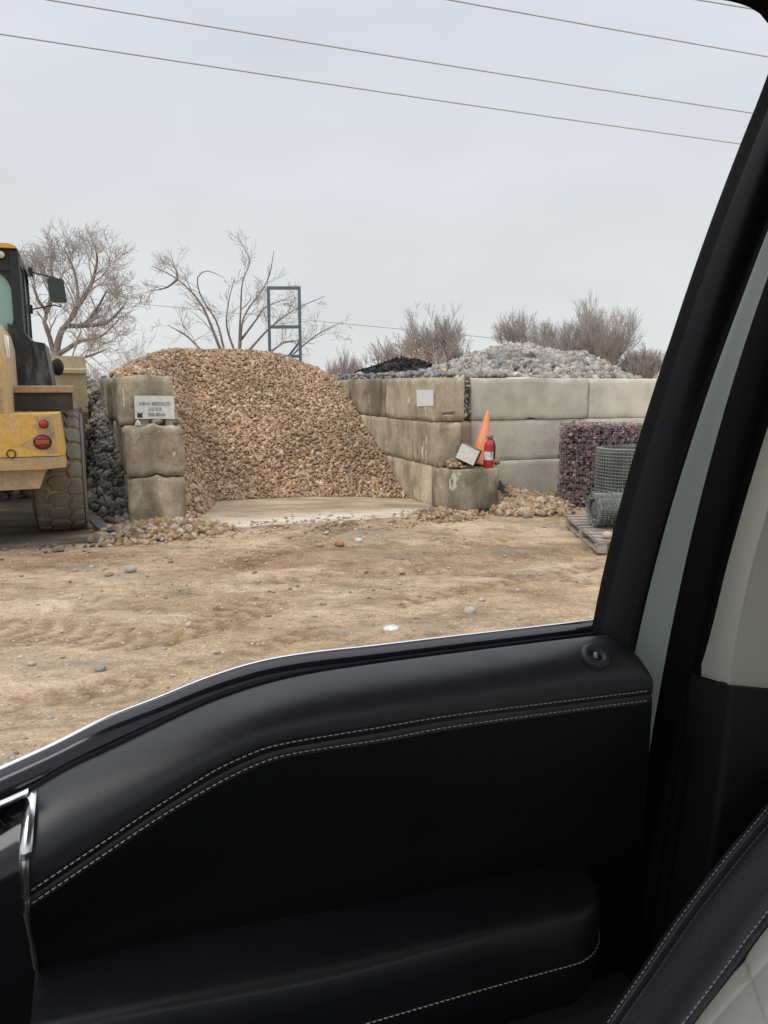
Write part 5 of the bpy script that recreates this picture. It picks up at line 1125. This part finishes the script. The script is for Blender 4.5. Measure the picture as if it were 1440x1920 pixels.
b = MB(); b.box((.80, .99, .5), (1.6, 1.03, 1.5), 0, YM); b.box((-.6, .93, .5), (1.6, .995, .545), 0, YM); b.build('sill_leak_filler', M['seal'], truck)  # upright panel added behind the jamb to block a light leak, plus sill strip
# passenger seat back
seat = bpy.data.objects.new('seat', None); col.objects.link(seat); seat.parent = truck; seat.location = W(.8, .5, .5)-wloc(truck)
def sl(dx0, dx1, u):     # a line down the bolster; offsets in the photo at its foot and head
    base = [(1090, 1985), (1134, 1913), (1200, 1818), (1270, 1716), (1350, 1612), (1440, 1503), (1530, 1390)]
    n = len(base); return crs([at_u(x+dx0+(dx1-dx0)*i/(n-1), y+(dx0+(dx1-dx0)*i/(n-1))*.12, u) for i, (x, y) in enumerate(base)], 70)
r_out = sl(0, 0, .76); back = [p+Vv*.10+Uu*.01 for p in r_out]
R1 = [back, [p+Vv*.02 for p in r_out], r_out, sl(7, 8, .752), sl(12, 13, .746), sl(16, 18, .741), sl(21, 23, .739), sl(25, 28, .739), sl(31, 35, .741), sl(36, 41, .737), sl(70, 80, .715), sl(105, 130, .685), sl(128, 158, .662), sl(136, 168, .658), sl(142, 176, .656), sl(149, 184, .652), sl(153, 189, .650), sl(156, 194, .655)]
# push the piping out and sink the seams
for i, dz in ((3, -.003), (4, .003), (5, .005), (6, .004), (7, -.002), (9, .0015), (12, .002), (14, -.002), (15, .004), (16, .003)): R1[i] = [p-Vv*dz for p in R1[i]]
b = MB(); b.grid(R1); b.build('bolster', M['seat_leather'], seat)
stitches('stitching', [p-Vv*.001 for p in R1[3]], .0078, .0056, .0009, M['seat_thread'], seat, -Vv*.001)
stitches('stitching', [p-Vv*.001 for p in R1[8]], .0078, .0056, .0010, M['seat_thread'], seat, -Vv*.0015)
stitches('stitching', [p-Vv*.001 for p in R1[13]], .0078, .0056, .0010, M['seat_thread'], seat, -Vv*.0015)
c0, c1 = sl(154, 191, .656), sl(420, 560, .34); c0, c1 = crs(c0, 150), crs(c1, 150)
NF = 110; O_ = c0[0]; ex_ = (c1[75]-c0[75]).normalized(); ey_ = (c0[-1]-c0[0]); ey_ = (ey_-ex_*ey_.dot(ex_)).normalized(); pn2 = ex_.cross(ey_)
def on_panel(px, py):
    d = ray(px, py); q = EYE+d*((O_-EYE).dot(pn2)/d.dot(pn2)); return (q-O_).dot(ex_), (q-O_).dot(ey_)
qa, qb = on_panel(1386, 1766), on_panel(1440, 1886); dx_, dy_ = qb[0]-qa[0], qb[1]-qa[1]; nn_ = math.hypot(dx_, dy_); dx_, dy_ = dx_/nn_, dy_/nn_; SP = .115
def seamd(x, y):
    a1 = (-(x-qa[0])*dy_+(y-qa[1])*dx_)/SP; a2 = ((x-qa[0])*dy_+(y-qa[1])*dx_)/SP+.5; a2 = ((x-qa[0])*dx_*.9+(y-qa[1])*dy_+.9*(x-qa[0])*dy_)/SP+.62
    return min(abs(a1-round(a1)), abs(a2-round(a2)))*SP
rows = []
for i in range(NF):
    f = i/(NF-1); rows.append([])
    for p, q in zip(c0, c1):
        w = p.lerp(q, f); d_ = seamd((w-O_).dot(ex_), (w-O_).dot(ey_)); rows[-1].append(w-Vv*.017*(1-math.exp(-d_/.011))*(1-math.exp(-f*.31/.012))-Vv*.0012*noise.noise(w*40)*math.exp(-d_/.02))
b = MB(); b.grid(rows); b.build('quilted_panel', M['cream'], seat)
def panel_pt(x, y): return O_+ex_*x+ey_*y
for k in (-1, 0, 1):
    o0 = (qa[0]-dy_*SP*k, qa[1]+dx_*SP*k); pts = [panel_pt(o0[0]+dx_*t_, o0[1]+dy_*t_) for t_ in (.0, .1, .2, .32)]
    stitches('stitching', pts, .0085, .0050, .0011, mat('cream_thread', (.50, .47, .40), .8), seat, -Vv*.002)
b = MB(); b.grid([[p+Vv*.13 for p in c0], [p+Vv*.13 for p in c1]]); b.grid([[p+Vv*.13 for p in c1], c1]); b.grid([[p+Vv*.1+Uu*.01 for p in r_out], [p+Vv*.13 for p in c0]]); b.build('seat_shell', M['leather2'], seat)
b = MB(); b.box((.05, .36, .62), (.55, .78, .74), 0, YM, .05); b.build('seat_base', M['leather2'], seat)
# cab shell: floor, dash, headlining, far side, back
b = MB(); b.box((-1.2, -.78, .5), (1.9, .93, .55), 0, YM); b.build('cab_floor', M['carpet'], truck)
b = MB(); b.box((-1.15, -.78, .55), (-.78, .90, 1.24), 0, YM, .06); b.build('dashboard', M['leather2'], truck)
hz = 2.34
b = MB(); b.box((-.65, -.70, hz), (2.0, .90, hz+.06), 0, YM, .02); b.build('headlining', M['cloth'], truck)
b = MB(); b.box((-.75, -.84, .55), (1.9, -.76, 1.30), 0, YM, .02); b.box((.95, -.82, 1.30), (1.15, -.76, 2.35), 0, YM, .02); b.box((-.7, -.82, 2.2), (2.0, -.70, 2.36), 0, YM, .02); b.build('driver_side', M['leather2'], truck)
b = MB(); b.box((1.95, -.78, .55), (2.02, .95, 1.4), 0, YM, .02); b.box((1.95, -.78, 1.4), (2.02, -.45, 2.36), 0, YM, .02); b.box((1.95, .6, 1.4), (2.02, .95, 2.36), 0, YM, .02); b.build('cab_back', M['cloth'], truck)
b = MB(); b.box((-.65, .90, 2.30), (2.0, 1.0, 2.42), 0, YM, .02); b.box((-.70, -.84, 2.40), (2.05, 1.0, 2.45), 0, YM, .02); b.build('cab_roof', M['paint'], truck)
